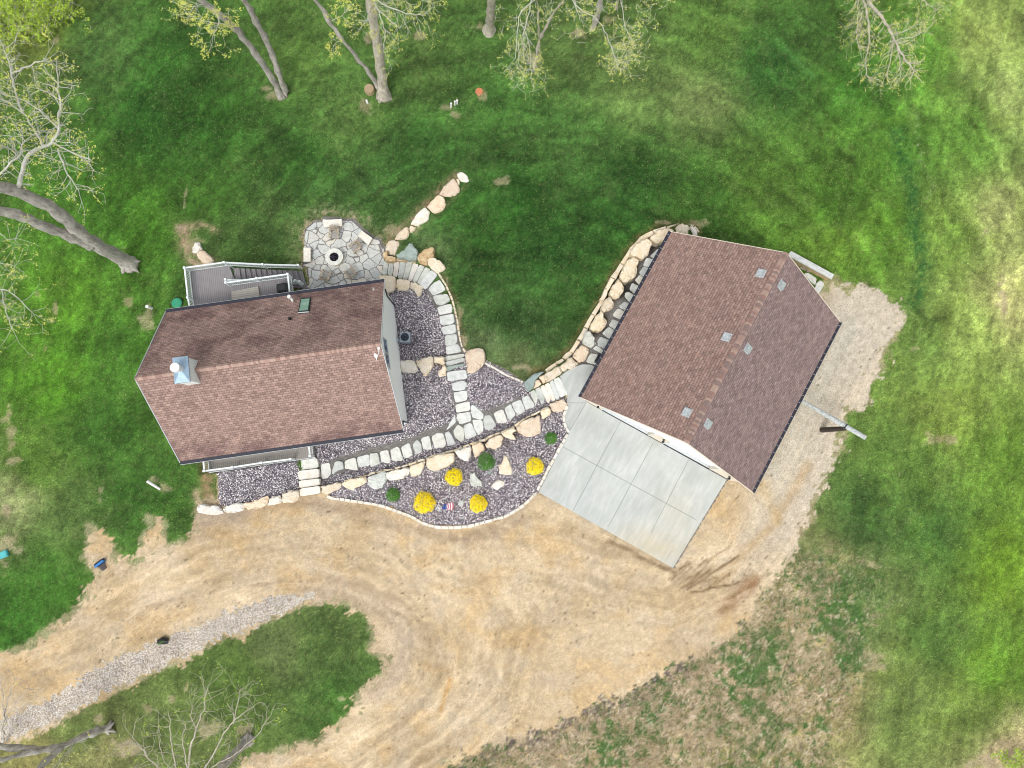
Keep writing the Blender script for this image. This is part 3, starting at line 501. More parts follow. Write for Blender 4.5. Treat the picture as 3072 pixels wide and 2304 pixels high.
# ---------------------------------------------------------------- stones
def chaikin(p):
    r=[]; n=len(p)
    for i in range(n):
        a,b=p[i],p[(i+1)%n]; r.append((a[0]*.88+b[0]*.12,a[1]*.88+b[1]*.12)); r.append((a[0]*.12+b[0]*.88,a[1]*.12+b[1]*.88))
    return r
def area(p): return sum(p[i][0]*p[(i+1)%len(p)][1]-p[(i+1)%len(p)][0]*p[i][1] for i in range(len(p)))/2
def stone(name,poly,mat,label,cat,group,z=None,dz=.05,th=.14,bev=.035,rough=.012,parent=None,tilt=0):
    cx=sum(p[0] for p in poly)/len(poly); cy=sum(p[1] for p in poly)/len(poly)
    if z is None: z=PG(cx,cy).z+dz
    w=[tuple(P(a,b,z))[:2] for a,b in poly]
    if area(w)<0: w=w[::-1]
    w=chaikin(w); out=[]
    for i in range(len(w)):
        a,b=w[i],w[(i+1)%len(w)]; out.append(a); L=math.hypot(b[0]-a[0],b[1]-a[1])
        k=int(L/.22)
        for j in range(1,k+1):
            t=j/(k+1); out.append((a[0]+(b[0]-a[0])*t+random.gauss(0,rough*1.2),a[1]+(b[1]-a[1])*t+random.gauss(0,rough*1.2)))
    n=len(out); ctr=(sum(p[0] for p in out)/n,sum(p[1] for p in out)/n); R=max(.15,math.sqrt(abs(area(out))/3.14))
    def sc(k): return [(ctr[0]+(p[0]-ctr[0])*k,ctr[1]+(p[1]-ctr[1])*k) for p in out]
    v=[];amp=rough*1.6
    rings=[(1.03,z-th),(1.0,z-bev*1.2),(1-bev*.9/R,z-bev*.12),(.68,z+amp*.2),(.36,z+amp*.3)]
    for k,zz in rings:
        for p in sc(k): v.append((p[0],p[1],zz+(random.gauss(0,amp*(.8 if k>.7 else .18)) if zz>z-bev*1.3 and k<1 else 0)))
    v.append((ctr[0],ctr[1],z+amp*.3)); f=[]
    for r_ in range(4):
        for i in range(n): f.append((r_*n+i,r_*n+(i+1)%n,(r_+1)*n+(i+1)%n,(r_+1)*n+i))
    for i in range(n): f.append((4*n+i,4*n+(i+1)%n,5*n))
    m=MB(); m.add(v,f); o=m.build(name,mat,parent,org=None if parent is not None else (ctr[0],ctr[1],z-th)); 
    if parent is None: tag(o,label,cat,group)
    return o
ORD=['first','second','third','fourth','fifth','sixth','seventh','eighth','ninth','tenth','eleventh','twelfth','thirteenth','fourteenth']
LG={'limestone_cream':'cream','limestone_pink':'pinkish','limestone_gray':'grey','limestone_slab':'pale grey','limestone_blue':'bluish grey','limestone_tan':'tan','limestone_white':'off-white'}
SH=lambda w:('small ' if w<900 else 'large ' if w>3600 else '')
def row(zn,polys,group,tail,name='boulder',cat='boulder',mats=None,z=None,dz=.12,th=.7,bev=.08,rough=.03,word='boulder',start=0):
    for i,pl in enumerate(polys):
        zi=z; zo=zn
        if isinstance(pl[0],str): zo=pl[0]; pl=pl[1]
        pp=zp(zo,*pl); A=abs(area(pp)); m=mats[i%len(mats)] if mats else 'limestone_cream'
        if z is not None and hasattr(z,'__len__'): zi=z[0]+(z[1]-z[0])*i/max(1,len(polys)-1)
        stone(name,pp,m,f'{SH(A)}{LG[m]} {word}, {ORD[i+start]} {tail}',cat,group,zi,dz,th,bev,rough)
cr,pk,gy,sb,bl,tn,wh='limestone_cream','limestone_pink','limestone_gray','limestone_slab','limestone_blue','limestone_tan','limestone_white'
row('K',[[(815,260),(850,235),(890,250),(935,290),(950,335),(930,350),(880,345),(850,335),(820,290)],
 [(770,310),(800,335),(830,385),(845,430),(840,465),(800,500),(710,512),(650,495),(615,485),(650,430),(700,370)],
 [(600,490),(665,515),(685,580),(680,625),(640,675),(580,697),(540,685),(505,645),(480,625),(520,570)],
 [(460,625),(515,680),(500,740),(485,780),(420,815),(350,835),(300,820),(320,780),(370,700)],
 [(295,830),(320,835),(360,850),(350,880),(315,910),(290,905),(288,860)],
 [(235,850),(275,850),(288,910),(280,945),(250,985),(160,990),(120,985),(150,930)],
 [(60,1000),(110,990),(165,1005),(178,1060),(150,1110),(135,1170),(60,1150),(20,1110),(25,1050)]],
 'boulders in the row across the lawn','from the lawn tip towards the patio stairs',mats=[wh,pk,pk,wh,cr,pk,cr],dz=.22,th=1.0)
stone('boulder',zp('K',(805,320),(830,315),(845,350),(840,385),(825,370)),cr,'tiny cream stone wedged between the two tip boulders of the lawn row','boulder','boulders in the row across the lawn',dz=.15,th=.4)
for pts,mt,lb in (([(290,1020),(340,1070),(382,1110),(365,1210),(290,1215),(150,1185),(140,1160),(230,1100)],bl,'bluish grey triangular boulder above the top of the curved stone stairs'),
 ([(530,1065),(560,1080),(560,1170),(480,1210),(490,1275),(400,1245),(372,1200),(395,1140),(460,1090)],tn,'rough tan boulder between the bluish and the cream boulders by the curved stairs'),
 ([(510,1180),(570,1190),(640,1230),(690,1300),(650,1340),(605,1370),(540,1325),(490,1260),(478,1210)],cr,'cream square-ended boulder at the upper landing of the curved stone stairs')):
    stone('boulder',zp('K',*pts),mt,lb,'boulder','boulders beside the curved stone stairs',z=-1.75,th=1.5,bev=.08,rough=.03)
for pts,lb in (([(1055,830),(1110,830),(1200,835),(1235,850),(1240,900),(1240,960),(1220,1000),(1150,1025),(1125,1030),(1100,905),(1055,905)],'cream boulder half under the house roof corner'),
 ([(1255,875),(1330,875),(1400,890),(1395,960),(1370,1000),(1260,998),(1245,960),(1250,905)],'cream boulder, middle of three between curved stairs and air conditioner bed'),
 ([(1410,905),(1460,905),(1550,965),(1530,1010),(1510,1065),(1480,1060),(1440,990),(1400,975)],'cream pointed boulder below the landing, on the house side of the curved stairs')):
    stone('boulder',zp('B',*pts),cr,lb,'boulder','boulders beside the curved stone stairs',z=-1.62,th=1.5,bev=.08,rough=.03)
row('C',[[(1285,300),(1440,295),(1490,400),(1480,425),(1395,440),(1300,420)],[(1455,300),(1560,265),(1650,255),(1660,355),(1610,430),(1590,470),(1550,475),(1520,420),(1500,380)],
 [(1665,255),(1780,255),(1785,330),(1760,350),(1700,320),(1665,320)],[(1770,350),(1800,360),(1805,470),(1720,480),(1705,440),(1750,390)]],
 'boulders between the two gravel beds','from the house wall towards the straight steps',mats=[wh,cr,cr,cr],z=-.92,th=.9)
stone('boulder',zp('F',(360,200),(420,170),(540,165),(575,230),(555,350),(440,440),(380,440),(365,330),(350,250)),pk,'large pinkish boulder beside the straight stone steps at the lawn edge','boulder','boulders between the two gravel beds',z=-.9,th=1.0,bev=.1,rough=.03)
ET='from the porch steps, above the planted bed'
row('E',[[(220,770),(440,725),(450,790),(290,865),(235,840)],[(460,735),(500,700),(720,665),(738,720),(660,770),(570,815),(540,800),(480,775)],
 [(740,670),(900,610),(950,610),(960,700),(910,790),(840,808),(760,770)],[(950,620),(1045,590),(1180,560),(1215,580),(1200,640),(1100,695),(990,710),(945,680)],
 [(1210,545),(1380,490),(1370,550),(1330,640),(1240,665),(1215,620)],[(1400,465),(1520,420),(1700,395),(1705,500),(1600,565),(1510,600),(1430,590),(1395,540)],
 [(1710,385),(1800,350),(1885,320),(1890,430),(1855,495),(1760,460)],[(1895,315),(1990,275),(2030,310),(2040,370),(1930,460)],
 ('F',[(570,1230),(620,1160),(740,1115),(775,1160),(745,1250),(680,1285),(590,1265)]),('F',[(750,1100),(880,1035),(925,1080),(870,1090),(918,1180),(830,1160),(770,1130)]),
 ('F',[(915,1040),(980,970),(1175,900),(1190,1000),(1190,1100),(1110,1140),(1010,1140),(940,1090)]),('F',[(1185,850),(1280,815),(1305,870),(1280,910),(1200,950)]),('F',[(1280,780),(1440,720),(1485,780),(1480,830),(1400,870),(1310,850)])],
 'boulders along the top of the planted bed',ET,mats=[cr,cr,gy,wh,cr,cr,wh,pk,pk,cr,pk,cr,pk],z=.12,th=.7)
for pts,mt,lb in (([(995,545),(1110,445),(1230,420),(1165,480),(1130,520),(1110,600),(1050,640)],bl,'flat bluish grey slab wedged between lawn and garage steps'),
 ([(1130,520),(1170,510),(1200,560),(1110,610)],pk,'small pinkish boulder touching the bluish slab by the garage steps'),([(1165,480),(1230,455),(1245,540),(1215,555)],pk,'small pinkish boulder, second from the bluish slab by the garage steps')):
    stone('boulder',zp('F',*pts),mt,lb,'boulder','boulders of the garage terrace wall',z=-.35,th=1.0,bev=.06,rough=.02)
row('G',[('F',[(1235,440),(1395,355),(1430,430),(1380,470),(1250,540),(1232,500)]),('F',[(1400,360),(1520,255),(1610,330),(1560,390),(1430,425)]),
 [(250,1540),(345,1410),(440,1470),(400,1580),(320,1615)],[(365,1400),(375,1290),(440,1255),(505,1340),(495,1430),(430,1445)],
 [(445,1240),(475,1150),(570,1030),(635,1160),(610,1220),(545,1270)],[(575,1030),(585,940),(660,880),(715,950),(700,1010),(600,1055)],
 [(665,850),(690,760),(755,680),(820,770),(815,830),(740,905),(700,900)],[(775,660),(820,540),(870,460),(925,435),(990,475),(965,590),(950,660),(850,720),(810,715)],
 [(890,390),(940,300),(1020,255),(1080,230),(1140,280),(1115,330),(1090,420),(1030,470),(920,430)],[(1110,225),(1180,150),(1310,120),(1380,150),(1340,165),(1270,275),(1200,290),(1130,255)],
 [(1390,120),(1440,75),(1530,85),(1555,125),(1530,190),(1400,175)],[(1555,100),(1600,110),(1635,160),(1635,215),(1600,210),(1560,130)]],
 'boulders of the garage terrace wall','from the garage steps in the terrace wall',mats=[cr,cr,pk,gy,cr,cr,cr,cr,cr,cr,cr,wh],z=.1,th=1.1,bev=.1,rough=.04)
row('D',[[(885,1360),(920,1335),(1000,1355),(1110,1355),(1175,1420),(1165,1445),(1075,1460),(900,1435),(880,1400)],[(1165,1385),(1330,1315),(1390,1330),(1405,1405),(1240,1440),(1190,1425)],
 [(1390,1330),(1530,1300),(1660,1240),(1680,1270),(1650,1350),(1560,1385),(1450,1400),(1400,1375)],[(1680,1275),(1800,1235),(1815,1290),(1820,1325),(1660,1355)],[(1825,1230),(1910,1180),(2010,1190),(2015,1260),(1960,1320),(1840,1325),(1815,1290)]],
 'boulders between porch bed and driveway','from the lawn between porch bed and driveway',mats=[wh,wh,pk,wh,cr],z=.18,th=.6)
row('q01',[[(1655,480),(1680,430),(1720,430),(1745,490),(1690,525),(1655,520)],[(1690,525),(1750,495),(1850,590),(1830,605),(1750,615),(1710,570)],[(1750,625),(1800,605),(1835,600),(1840,640),(1760,650)]],
 'boulders beside the back deck','from the lawn in the short row against the deck railing',mats=[wh,pk,cr],dz=.2,th=.6)
for pts,mt,lb in (([(780,1360),(810,1350),(845,1430),(880,1530),(860,1565),(735,1560),(718,1470),(755,1440)],cr,'cream wedge-shaped boulder standing alone between the round green shrub and yellow shrub'),
 ([(400,1550),(460,1530),(480,1590),(545,1640),(540,1690),(450,1700),(400,1630)],gy,'pale grey angular boulder in the gravel beside the middle yellow shrub'),
 ([(680,1640),(730,1620),(790,1640),(785,1680),(700,1740),(640,1690)],wh,'off-white boulder above the lower right yellow shrub, in the gravel')):
    stone('boulder',zp('F',*pts),mt,lb,'boulder','lone boulders in the planted bed',z=.18,th=.4,bev=.07,rough=.03)
stone('rock',[(1374,1514),(1377,1505),(1386,1501),(1392,1504),(1390,1512),(1383,1520)],gy,'small pale rock in the gravel near the flag ornament','rock',None,z=.12,th=.2)
stone('rock',[(1459,1413),(1468,1411),(1474,1417),(1472,1423),(1463,1422)],bl,'small blue-green rock at the foot of the middle green shrub','rock',None,z=.14,th=.2)
# stepping stones
SS=dict(name='stepping_stone',cat='stepping stone',word='stepping stone',dz=.07,th=.16,bev=.025,rough=.01)
row('B',[[(1730,880),(1790,975),(1780,1005),(1680,1050),(1650,1050),(1600,985),(1660,915)],[(1660,1055),(1810,1035),(1840,1090),(1835,1120),(1740,1165),(1690,1150),(1660,1090)],[(1700,1185),(1850,1145),(1870,1190),(1865,1240),(1800,1255),(1720,1270)],
 [(1720,1285),(1880,1255),(1895,1340),(1860,1375),(1740,1380)],[(1750,1405),(1900,1370),(1912,1440),(1900,1470),(1780,1490),(1745,1440)],[(1785,1495),(1915,1480),(1925,1560),(1900,1595),(1790,1615)],('C',[(1800,145),(1930,115),(1975,205),(1810,235),(1800,200)])],
 'stepping stones beside the air conditioner bed','from the curved stairs, beside the air conditioner bed',mats=[sb,gy,sb,sb,sb,gy,sb],**SS)
row('F',[[(200,550),(330,520),(375,555),(350,620),(290,635),(215,632)],[(225,650),(375,630),(380,690),(370,740),(250,768),(228,700)],[(245,785),(405,748),(412,850),(255,880)],[(258,890),(400,865),(420,930),(410,975),(290,1005),(265,950)]],
 'stepping stones south of the straight steps','below the straight stone steps towards the path junction',mats=[sb,sb],**SS)
for i,(pts,lb) in enumerate((([(415,800),(450,790),(555,890),(555,940),(520,955),(430,930),(415,870)],'pale grey leaf-shaped stepping stone on the garage side of the path junction'),
 ([(240,900),(250,985),(170,1055),(140,1070),(200,960)],'pale grey narrow triangular stepping stone on the house side of the path junction'))):
    stone('stepping_stone',zp('F',*pts),sb,lb,'stepping stone','stepping stones at the path junction',dz=.07,th=.16,bev=.025,rough=.01)
row('E',[[(230,525),(330,505),(352,670),(235,695)],[(385,500),(430,490),(470,500),(498,640),(370,670),(350,610)],[(490,490),(610,448),(645,610),(545,640),(505,630)],[(625,450),(745,415),(765,430),(778,575),(655,605)],
 [(765,410),(860,398),(885,530),(860,560),(780,560)],[(880,385),(975,365),(1005,510),(905,540)],[(995,370),(1070,330),(1100,350),(1143,490),(1020,505)],[(1115,335),(1210,285),(1255,450),(1150,460)],[(1245,310),(1295,250),(1340,300),(1350,380),(1300,435),(1275,420)],
 [(1335,240),(1430,205),(1465,385),(1365,385)],[(1455,220),(1510,180),(1585,185),(1625,325),(1490,365)],[(1600,180),(1650,160),(1715,280),(1700,310),(1635,325)]],
 'stepping stones of the front path','from the porch steps on the long front path',mats=[sb,gy,sb,sb,gy,sb,sb,sb,gy,sb,sb,sb],**SS)
row('F',[[(975,715),(1050,680),(1140,825),(1060,830),(1025,855)],[(865,770),(970,730),(1020,860),(940,905),(900,860)],[(785,830),(855,775),(915,905),(850,965),(825,940)],[(665,885),(770,835),(825,980),(790,990),(710,990)],
 [(550,960),(570,910),(630,900),(700,1015),(620,1075),(570,1060)],[(430,955),(520,950),(550,980),(555,1080),(500,1125),(455,1060)],[(335,1020),(420,985),(485,1130),(380,1170),(350,1160)],[(220,1080),(270,1005),(340,1050),(345,1100),(340,1190),(300,1200),(240,1150)]],
 'stepping stones of the front path','from the garage steps on the long front path',mats=[sb,sb,sb,sb,gy,sb,sb,gy],**SS)
TS=[[(1110,430),(1190,355),(1230,370),(1160,470)],[(1030,540),(1070,450),(1160,475),(1110,560)],[(990,610),(1040,545),(1100,570),(1050,670),(1005,650)],[(940,700),(990,640),(1050,680),(1000,760)],[(880,800),(910,730),(1000,770),(950,860)],[(828,880),(835,840),(870,830),(940,870),(895,960)],
 [(760,990),(830,935),(890,970),(840,1050)],[(690,1090),(750,1010),(840,1055),(790,1140)],[(650,1200),(690,1130),(770,1165),(730,1255)],[(575,1290),(650,1215),(720,1260),(670,1355)],[(525,1370),(560,1325),(660,1365),(610,1465),(530,1430)],[(475,1460),(510,1425),(600,1480),(580,1520)],[(400,1600),(450,1510),(530,1520),(520,1640),(440,1620)]]
row('G',TS,'flagstones on the terrace beside the garage','from the far end of the narrow garage terrace',mats=[sb,sb,gy,wh,gy,gy,gy,wh,gy,gy,gy,sb,gy],name='flagstone',cat='flagstone',word='flagstone',z=.05,th=.12,bev=.025,rough=.01)
for pts,lb in (([(960,640),(1000,615),(1110,680),(1090,760)],'white flagstone half under the far garage eave, next to the capped wall'),([(1100,740),(1150,700),(1195,740),(1130,855),(1085,800)],'white flagstone at the gravel end of the capped wall behind the garage')):
    stone('flagstone',zp('H',*pts),sb,lb,'flagstone','flagstones behind the garage',z=.05,th=.12,bev=.025,rough=.01)
# stairs: a flight is one thing with its treads
def flight(label,treads,zs,zone,mats,th=.3):
    q=zp(zone,*treads[0]); c=P(q[0][0],q[0][1],zs[0]-th); t=wthing('stone_stairs',label,'stairs',c)
    for i,(tr,z) in enumerate(zip(treads,zs)):
        stone('step',zp(zone,*tr),mats[i%len(mats)],None,None,None,z=z,th=th,bev=.02,rough=.006,parent=t)
    return t
flight('curved flight of nine pale stone steps between patio and upper path',[[(1115,668),(1168,670),(1145,828),(1095,828)],[(1170,670),(1228,672),(1205,840),(1150,832)],[(1230,672),(1290,675),(1262,855),(1210,842)],[(1292,675),(1362,680),(1315,875),(1265,862)],
 [(1364,680),(1432,690),(1372,885),(1318,878)],[(1434,692),(1500,712),(1420,900),(1375,888)],[(1502,712),(1568,735),(1470,915),(1423,902)],[(1570,737),(1630,768),(1510,930),(1473,918)],[(1632,770),(1708,825),(1575,992),(1500,925)]],[-3.02+.165*i for i in range(9)],'B',[gy,gy,wh,gy,gy,wh,gy,gy,sb],.5)
flight('straight flight of four grey stone steps beside the pink boulder',[[(1785,255),(2000,222),(2005,265),(1790,310)],[(1790,312),(2005,267),(2010,325),(1797,368)],[(1797,370),(2010,330),(2018,395),(1805,425)],[(1805,427),(2020,398),(2038,500),(1822,530)]],[-1.55,-1.35,-1.15,-.95],'C',[gy,gy,bl,sb],.4)
flight('flight of six grey stone steps climbing to the concrete at the garage',[[(1065,650),(1120,620),(1205,815),(1155,840)],[(1122,620),(1180,590),(1265,790),(1207,815)],[(1182,590),(1228,565),(1312,760),(1268,785)],[(1230,565),(1280,540),(1355,745),(1314,755)],[(1282,540),(1325,510),(1400,715),(1358,742)],[(1327,508),(1395,478),(1492,672),(1402,712)]],[-.82,-.65,-.48,-.31,-.14,.03],'F',[gy,gy,wh,wh,sb,sb],.45)
flight('four broad pale stone slabs stepping from driveway to porch',[[(888,1383),(951,1373),(955,1404),(892,1412)],[(892,1413),(955,1405),(957,1434),(896,1441)],[(896,1442),(957,1435),(959,1456),(898,1465)],[(898,1466),(959,1457),(961,1480),(900,1490)]],[-.5,-.33,-.15,.03],None,[sb,wh,wh,wh],.4)
# garden edging runs of small blocks
def edging(label,line,wd=.2,ln=.46,dz=.12,mat=wh,z=None):
    w=[(PG(a,b,dz) if z is None else P(a,b,z)) for a,b in line]; t=wthing('stone_edging',label,'garden edging',w[0]); i=0
    segs=[(w[k],w[k+1]) for k in range(len(w)-1)]; tot=sum((b-a).length for a,b in segs); n=max(1,int(tot/ln)); 
    def at(s):
        for a,b in segs:
            L=(b-a).length
            if s<=L: return a+(b-a)*(s/L)
            s-=L
        return segs[-1][1].copy()
    s=0.0
    while s<tot-.1:
        l=ln*random.uniform(.75,1.3); a=at(s); b=at(min(tot,s+l-.05)); s+=l
        d=(b-a); d.z=0
        if d.length<.08: continue
        d.normalize(); nrm=Vector((-d.y,d.x,0)); h=wd/2*random.uniform(.9,1.1); z=(a.z+b.z)/2+random.uniform(-.012,.012)
        c=[(a-nrm*h),(b-nrm*h),(b+nrm*h),(a+nrm*h)]; v=[(p.x+random.gauss(0,.008),p.y+random.gauss(0,.008),z-.25) for p in c]; v2=[(p[0],p[1],z-.02) for p in v]
        cc=(a+b)/2; v3=[(cc.x+(p[0]-cc.x)*.94,cc.y+(p[1]-cc.y)*.94,z) for p in v]
        m=MB(); m.add(v+v2+v3,[(i_,(i_+1)%4,4+(i_+1)%4,4+i_) for i_ in range(4)]+[(4+i_,4+(i_+1)%4,8+(i_+1)%4,8+i_) for i_ in range(4)]+[(8,9,10,11)]); m.build('edging_block',mat,t)
    return t
edging('curved off-white block edging between the planted bed and the driveway',zp('E',(300,880),(350,905),(450,915),(620,940),(780,965),(920,990),(1050,1040),(1240,1110),(1340,1170),(1410,1195),(1510,1225),(1690,1230),(1860,1215),(2020,1175),(2110,1150),(2200,1122))+zp('L',(225,1115),(330,1055),(430,995),(500,930),(585,845)))
edging('straight off-white block edging along the concrete apron',zp('L',(600,815),(685,655),(715,585),(772,485),(862,315),(940,178)),z=.12)
edging('short off-white block edging bending round to the garage steps',zp('L',(948,170),(905,110),(893,50),(887,0))+zp('F',(1447,900),(1468,845),(1480,800)),z=.12)
edging('cream block edging curving between the path and the lawn',zp('B',(1720,820),(1785,920),(1825,1000),(1867,1100),(1893,1200),(1922,1320),(1935,1430),(1955,1550),(1985,1650))+zp('F',(320,150),(350,205)),.15,.4,.08,cr)
edging('off-white block edging between the lawn corner and the small gravel triangle',zp('F',(570,330),(640,365),(720,410),(800,460),(900,500),(992,540)),.15,.42,.1,wh)
# lower courses of the dry stone retaining walls
def course(label,line,zt,zb,wd,ln,mat=tn):
    w=[P(a,b,zt) for a,b in line]; t=wthing('retaining_wall',label,'retaining wall',(w[0].x,w[0].y,zb))
    for a,b in zip(w[:-1],w[1:]):
        L=(b-a).length; n=max(1,round(L/ln)); d=(b-a)/L; nr=Vector((-d.y,d.x,0))
        for i in range(n):
            p=a+(b-a)*(i/n); q=a+(b-a)*((i+1)/n)-d*.03; h=wd/2*random.uniform(.85,1.15); z=zt+random.uniform(-.12,.05)
            c=[p-nr*h,p.lerp(q,.5)-nr*h*1.15,q-nr*h,q+nr*h,p.lerp(q,.5)+nr*h*1.1,p+nr*h]; v=[(x.x+random.gauss(0,.03),x.y+random.gauss(0,.03)) for x in c]
            m=MB(); lo=[(x[0]+ (x[0]-(p.x+q.x)/2)*.08,x[1]+(x[1]-(p.y+q.y)/2)*.08,zb) for x in v]; mi=[(x[0],x[1],z-.08) for x in v]; cx=sum(x[0] for x in v)/6; cy=sum(x[1] for x in v)/6
            up=[(cx+(x[0]-cx)*.86,cy+(x[1]-cy)*.86,z+random.gauss(0,.02)) for x in v]
            m.add(lo+mi+up,[(k,(k+1)%6,6+(k+1)%6,6+k) for k in range(6)]+[(6+k,6+(k+1)%6,12+(k+1)%6,12+k) for k in range(6)]+[tuple(range(12,18))]); m.build('wall_stone',mat,t)
course('rough tan stone face below the curved garage terrace boulders',zp('G',(1640,170),(1590,110),(1400,100),(1290,125),(1150,165),(1010,245),(905,360),(800,520),(700,680),(630,800),(575,930),(480,1080),(400,1230),(320,1370),(240,1500),(150,1570),(90,1620))+zp('F',(1370,340),(1240,420)),-.6,-2.6,.34,.95,cr)
course('thin tan stone face along the path side of the planted bed',zp('E',(640,672),(740,648),(920,600),(1050,572),(1200,532),(1390,470),(1510,420),(1700,380),(1800,340),(1880,310),(1980,275),(2060,250))+zp('F',(600,1150),(750,1095),(900,1030),(960,975),(1080,910),(1190,858),(1270,812)),-.12,-1.0,.14,.6,cr)
course('tan stone face rising beside the curved patio stairs',zp('B',(1128,560),(1128,640),(1240,650),(1400,660),(1500,700),(1600,762),(1700,812)),-2.3,-3.35,.35,.8,tn)
# capped wall behind the garage
t=wthing('capped_wall','white capped stone wall poking out behind the garage','wall',P(2450,790,-.2)); zt=.75
cap=[P(a,b,zt) for a,b in zp('H',(808,440),(800,405),(825,380),(1300,640),(1272,690))]; m=MB(); m.prism([(p.x,p.y) for p in cap],zt-.14,zt); m.build('wall_cap','limestone_slab',t)
inn=[P(a,b,zt) for a,b in zp('H',(825,435),(840,395),(1285,643),(1265,680))]; m=MB(); m.prism([(p.x,p.y) for p in inn],-.5,zt-.145); m.build('wall_face','limestone_tan',t)
t=wthing('wooden_pallet','small brown slatted wooden frame leaning by the capped wall','pallet',P(2405,806,.1)); 
for i in range(5):
    a=zp('H',(905+i*20,575-i*8+ i*12),(975+i*12,545+i*18)); m=MB(); m.bar(P(*a[0],.3),P(*a[1],.3),.07,.05); m.build('slat','chair_wood',t)
# ---------------------------------------------------------------- buildings
class Fr:
    def __init__(s,c,ang): s.c=Vector((c[0],c[1],0)); s.u=Vector((math.cos(ang),math.sin(ang),0)); s.v=Vector((-s.u.y,s.u.x,0)); s.ax=(s.u,s.v,Vector((0,0,1)))
    def __call__(s,a,b,z): return s.c+s.u*a+s.v*b+Vector((0,0,z))
    def loc(s,w): d=Vector((w[0],w[1],0))-s.c; return d.dot(s.u),d.dot(s.v)
    def box(s,m,a0,a1,b0,b1,z0,z1): m.box(s((a0+a1)/2,(b0+b1)/2,(z0+z1)/2),(a1-a0,b1-b0,z1-z0),s.ax)
def ray(px,py): d=P(px,py,0)-Vector((0,0,H)); return Vector((0,0,H)),d
def on_plane(px,py,p0,n): o,d=ray(px,py); t=(p0-o).dot(n)/d.dot(n); return o+d*t
def roof_slope(name,fr,A,B,ze,zr,side,mat,parent,row=.19,lift=.016,th=.16):
    # courses of overlapping shingles from eave to ridge, side=+1/-1
    Ls=math.hypot(B,zr-ze); sn,cs=(zr-ze)/Ls,B/Ls; nn=int(Ls/row)+1; vs=[];fs=[];uv=[]
    def pt(a,s,h): return fr(a,side*(B-s*cs+h*sn),ze+s*sn+h*cs)
    def quad(p,u):
        n=len(vs); vs.extend(p); fs.append((n,n+1,n+2,n+3) if side<0 else (n+3,n+2,n+1,n)); uv.extend(u if side<0 else u[::-1])
    na=24
    for i in range(nn):
        s0,s1=i*row,min(Ls,(i+1)*row)
        if s1-s0<.01: continue
        for j in range(na):
            a0,a1=-A+2*A*j/na,-A+2*A*(j+1)/na; k=.5
            quad([pt(a0,s0,lift),pt(a1,s0,lift),pt(a1,s1,.002),pt(a0,s1,.002)],[(a0+50,s0),(a1+50,s0),(a1+50,s1-.001),(a0+50,s1-.001)])
        quad([pt(-A,s0,-.03),pt(A,s0,-.03),pt(A,s0,lift),pt(-A,s0,lift)],[(0,s0),(.1,s0),(.1,s0+.01),(0,s0+.01)])
    for p in ([pt(-A,0,-.03),pt(-A,Ls,-.03),pt(-A,Ls,-th),pt(-A,0,-th)],[pt(A,0,-.03),pt(A,0,-th),pt(A,Ls,-th),pt(A,Ls,-.03)],[pt(-A,0,-.03),pt(-A,0,-th),pt(A,0,-th),pt(A,0,-.03)],[pt(-A,0,-th),pt(-A,Ls,-th),pt(A,Ls,-th),pt(A,0,-th)]):
        quad(p,[(0,0),(.1,0),(.1,.02),(0,.02)])
    me=bpy.data.meshes.new(name); og=Vector(parent['_o']); me.from_pydata([tuple(v-og) for v in vs],[],fs); l=me.uv_layers.new(name='UVMap')
    l.data.foreach_set('uv',np.array(uv,np.float32).ravel()); me.materials.append(MATS[mat]); me.update(); o=bpy.data.objects.new(name,me); C.objects.link(o); o.parent=parent; o['_o']=tuple(og); return o,pt,Ls
def ridge(fr,A,zr,slope,wd,parent,ln,mats,h=.03):
    m=MB(); n=int(2*A/ln)
    for i in range(n):
        a0,a1=-A+2*A*i/n,-A+2*A*(i+1)/n+.03; m.cm=random.choice(range(len(mats)))
        for sg in (-1,1):
            v=[fr(a0,0,zr+h+.07),fr(a1,0,zr+h),fr(a1,sg*wd,zr+h-wd*slope),fr(a0,sg*wd,zr+h+.05-wd*slope)]; v2=[p-Vector((0,0,.035)) for p in v]
            m.add(v+v2,[(0,1,2,3),(0,3,7,4),(1,5,6,2),(3,2,6,7)])
    return m.build('ridge_cap',mats,parent)
for n_,c_ in (('cap_a',(186,156,144)),('cap_b',(170,138,128)),('cap_c',(196,168,154)),('cap_d',(158,136,130))): simple(n_,c_,.12,8,.95)
# house
HF=Fr((-16.467,6.177),math.radians(8.159)); HA,HB,HZE,HZR=8.0,5.43,2.2,7.35; hs_=(HZR-HZE)/HB
house=wthing('house','house with brown shingle gable roof, pale siding and zinc chimney','house',tuple(HF(0,0,-1.2)))
m=MB(); pts=[(-4.86,-3.7),(4.86,-3.7),(4.86,HZR-.24-4.86*hs_),(0,HZR-.24),(-4.86,HZR-.24-4.86*hs_)]
v=[HF(a,b,z) for a in (-7.85,7.93) for b,z in pts]; m.add(v,[(0,4,3,2,1),(5,6,7,8,9)]+[(i,(i+1)%5,5+(i+1)%5,5+i) for i in range(5)]); wall=m.build('wall','house_siding',house)
roofn,ptN,LsH=roof_slope('roof',HF,HA,HB,HZE,HZR,+1,'shingle_north',house); roofn['label']='darker stained north roof slope'
roofs,ptS,_=roof_slope('roof',HF,HA,HB,HZE,HZR,-1,'shingle_south',house); roofs['label']='lighter south roof slope'
ridge(HF,HA,HZR,hs_,.17,house,.16,['cap_a','cap_b','cap_c'])
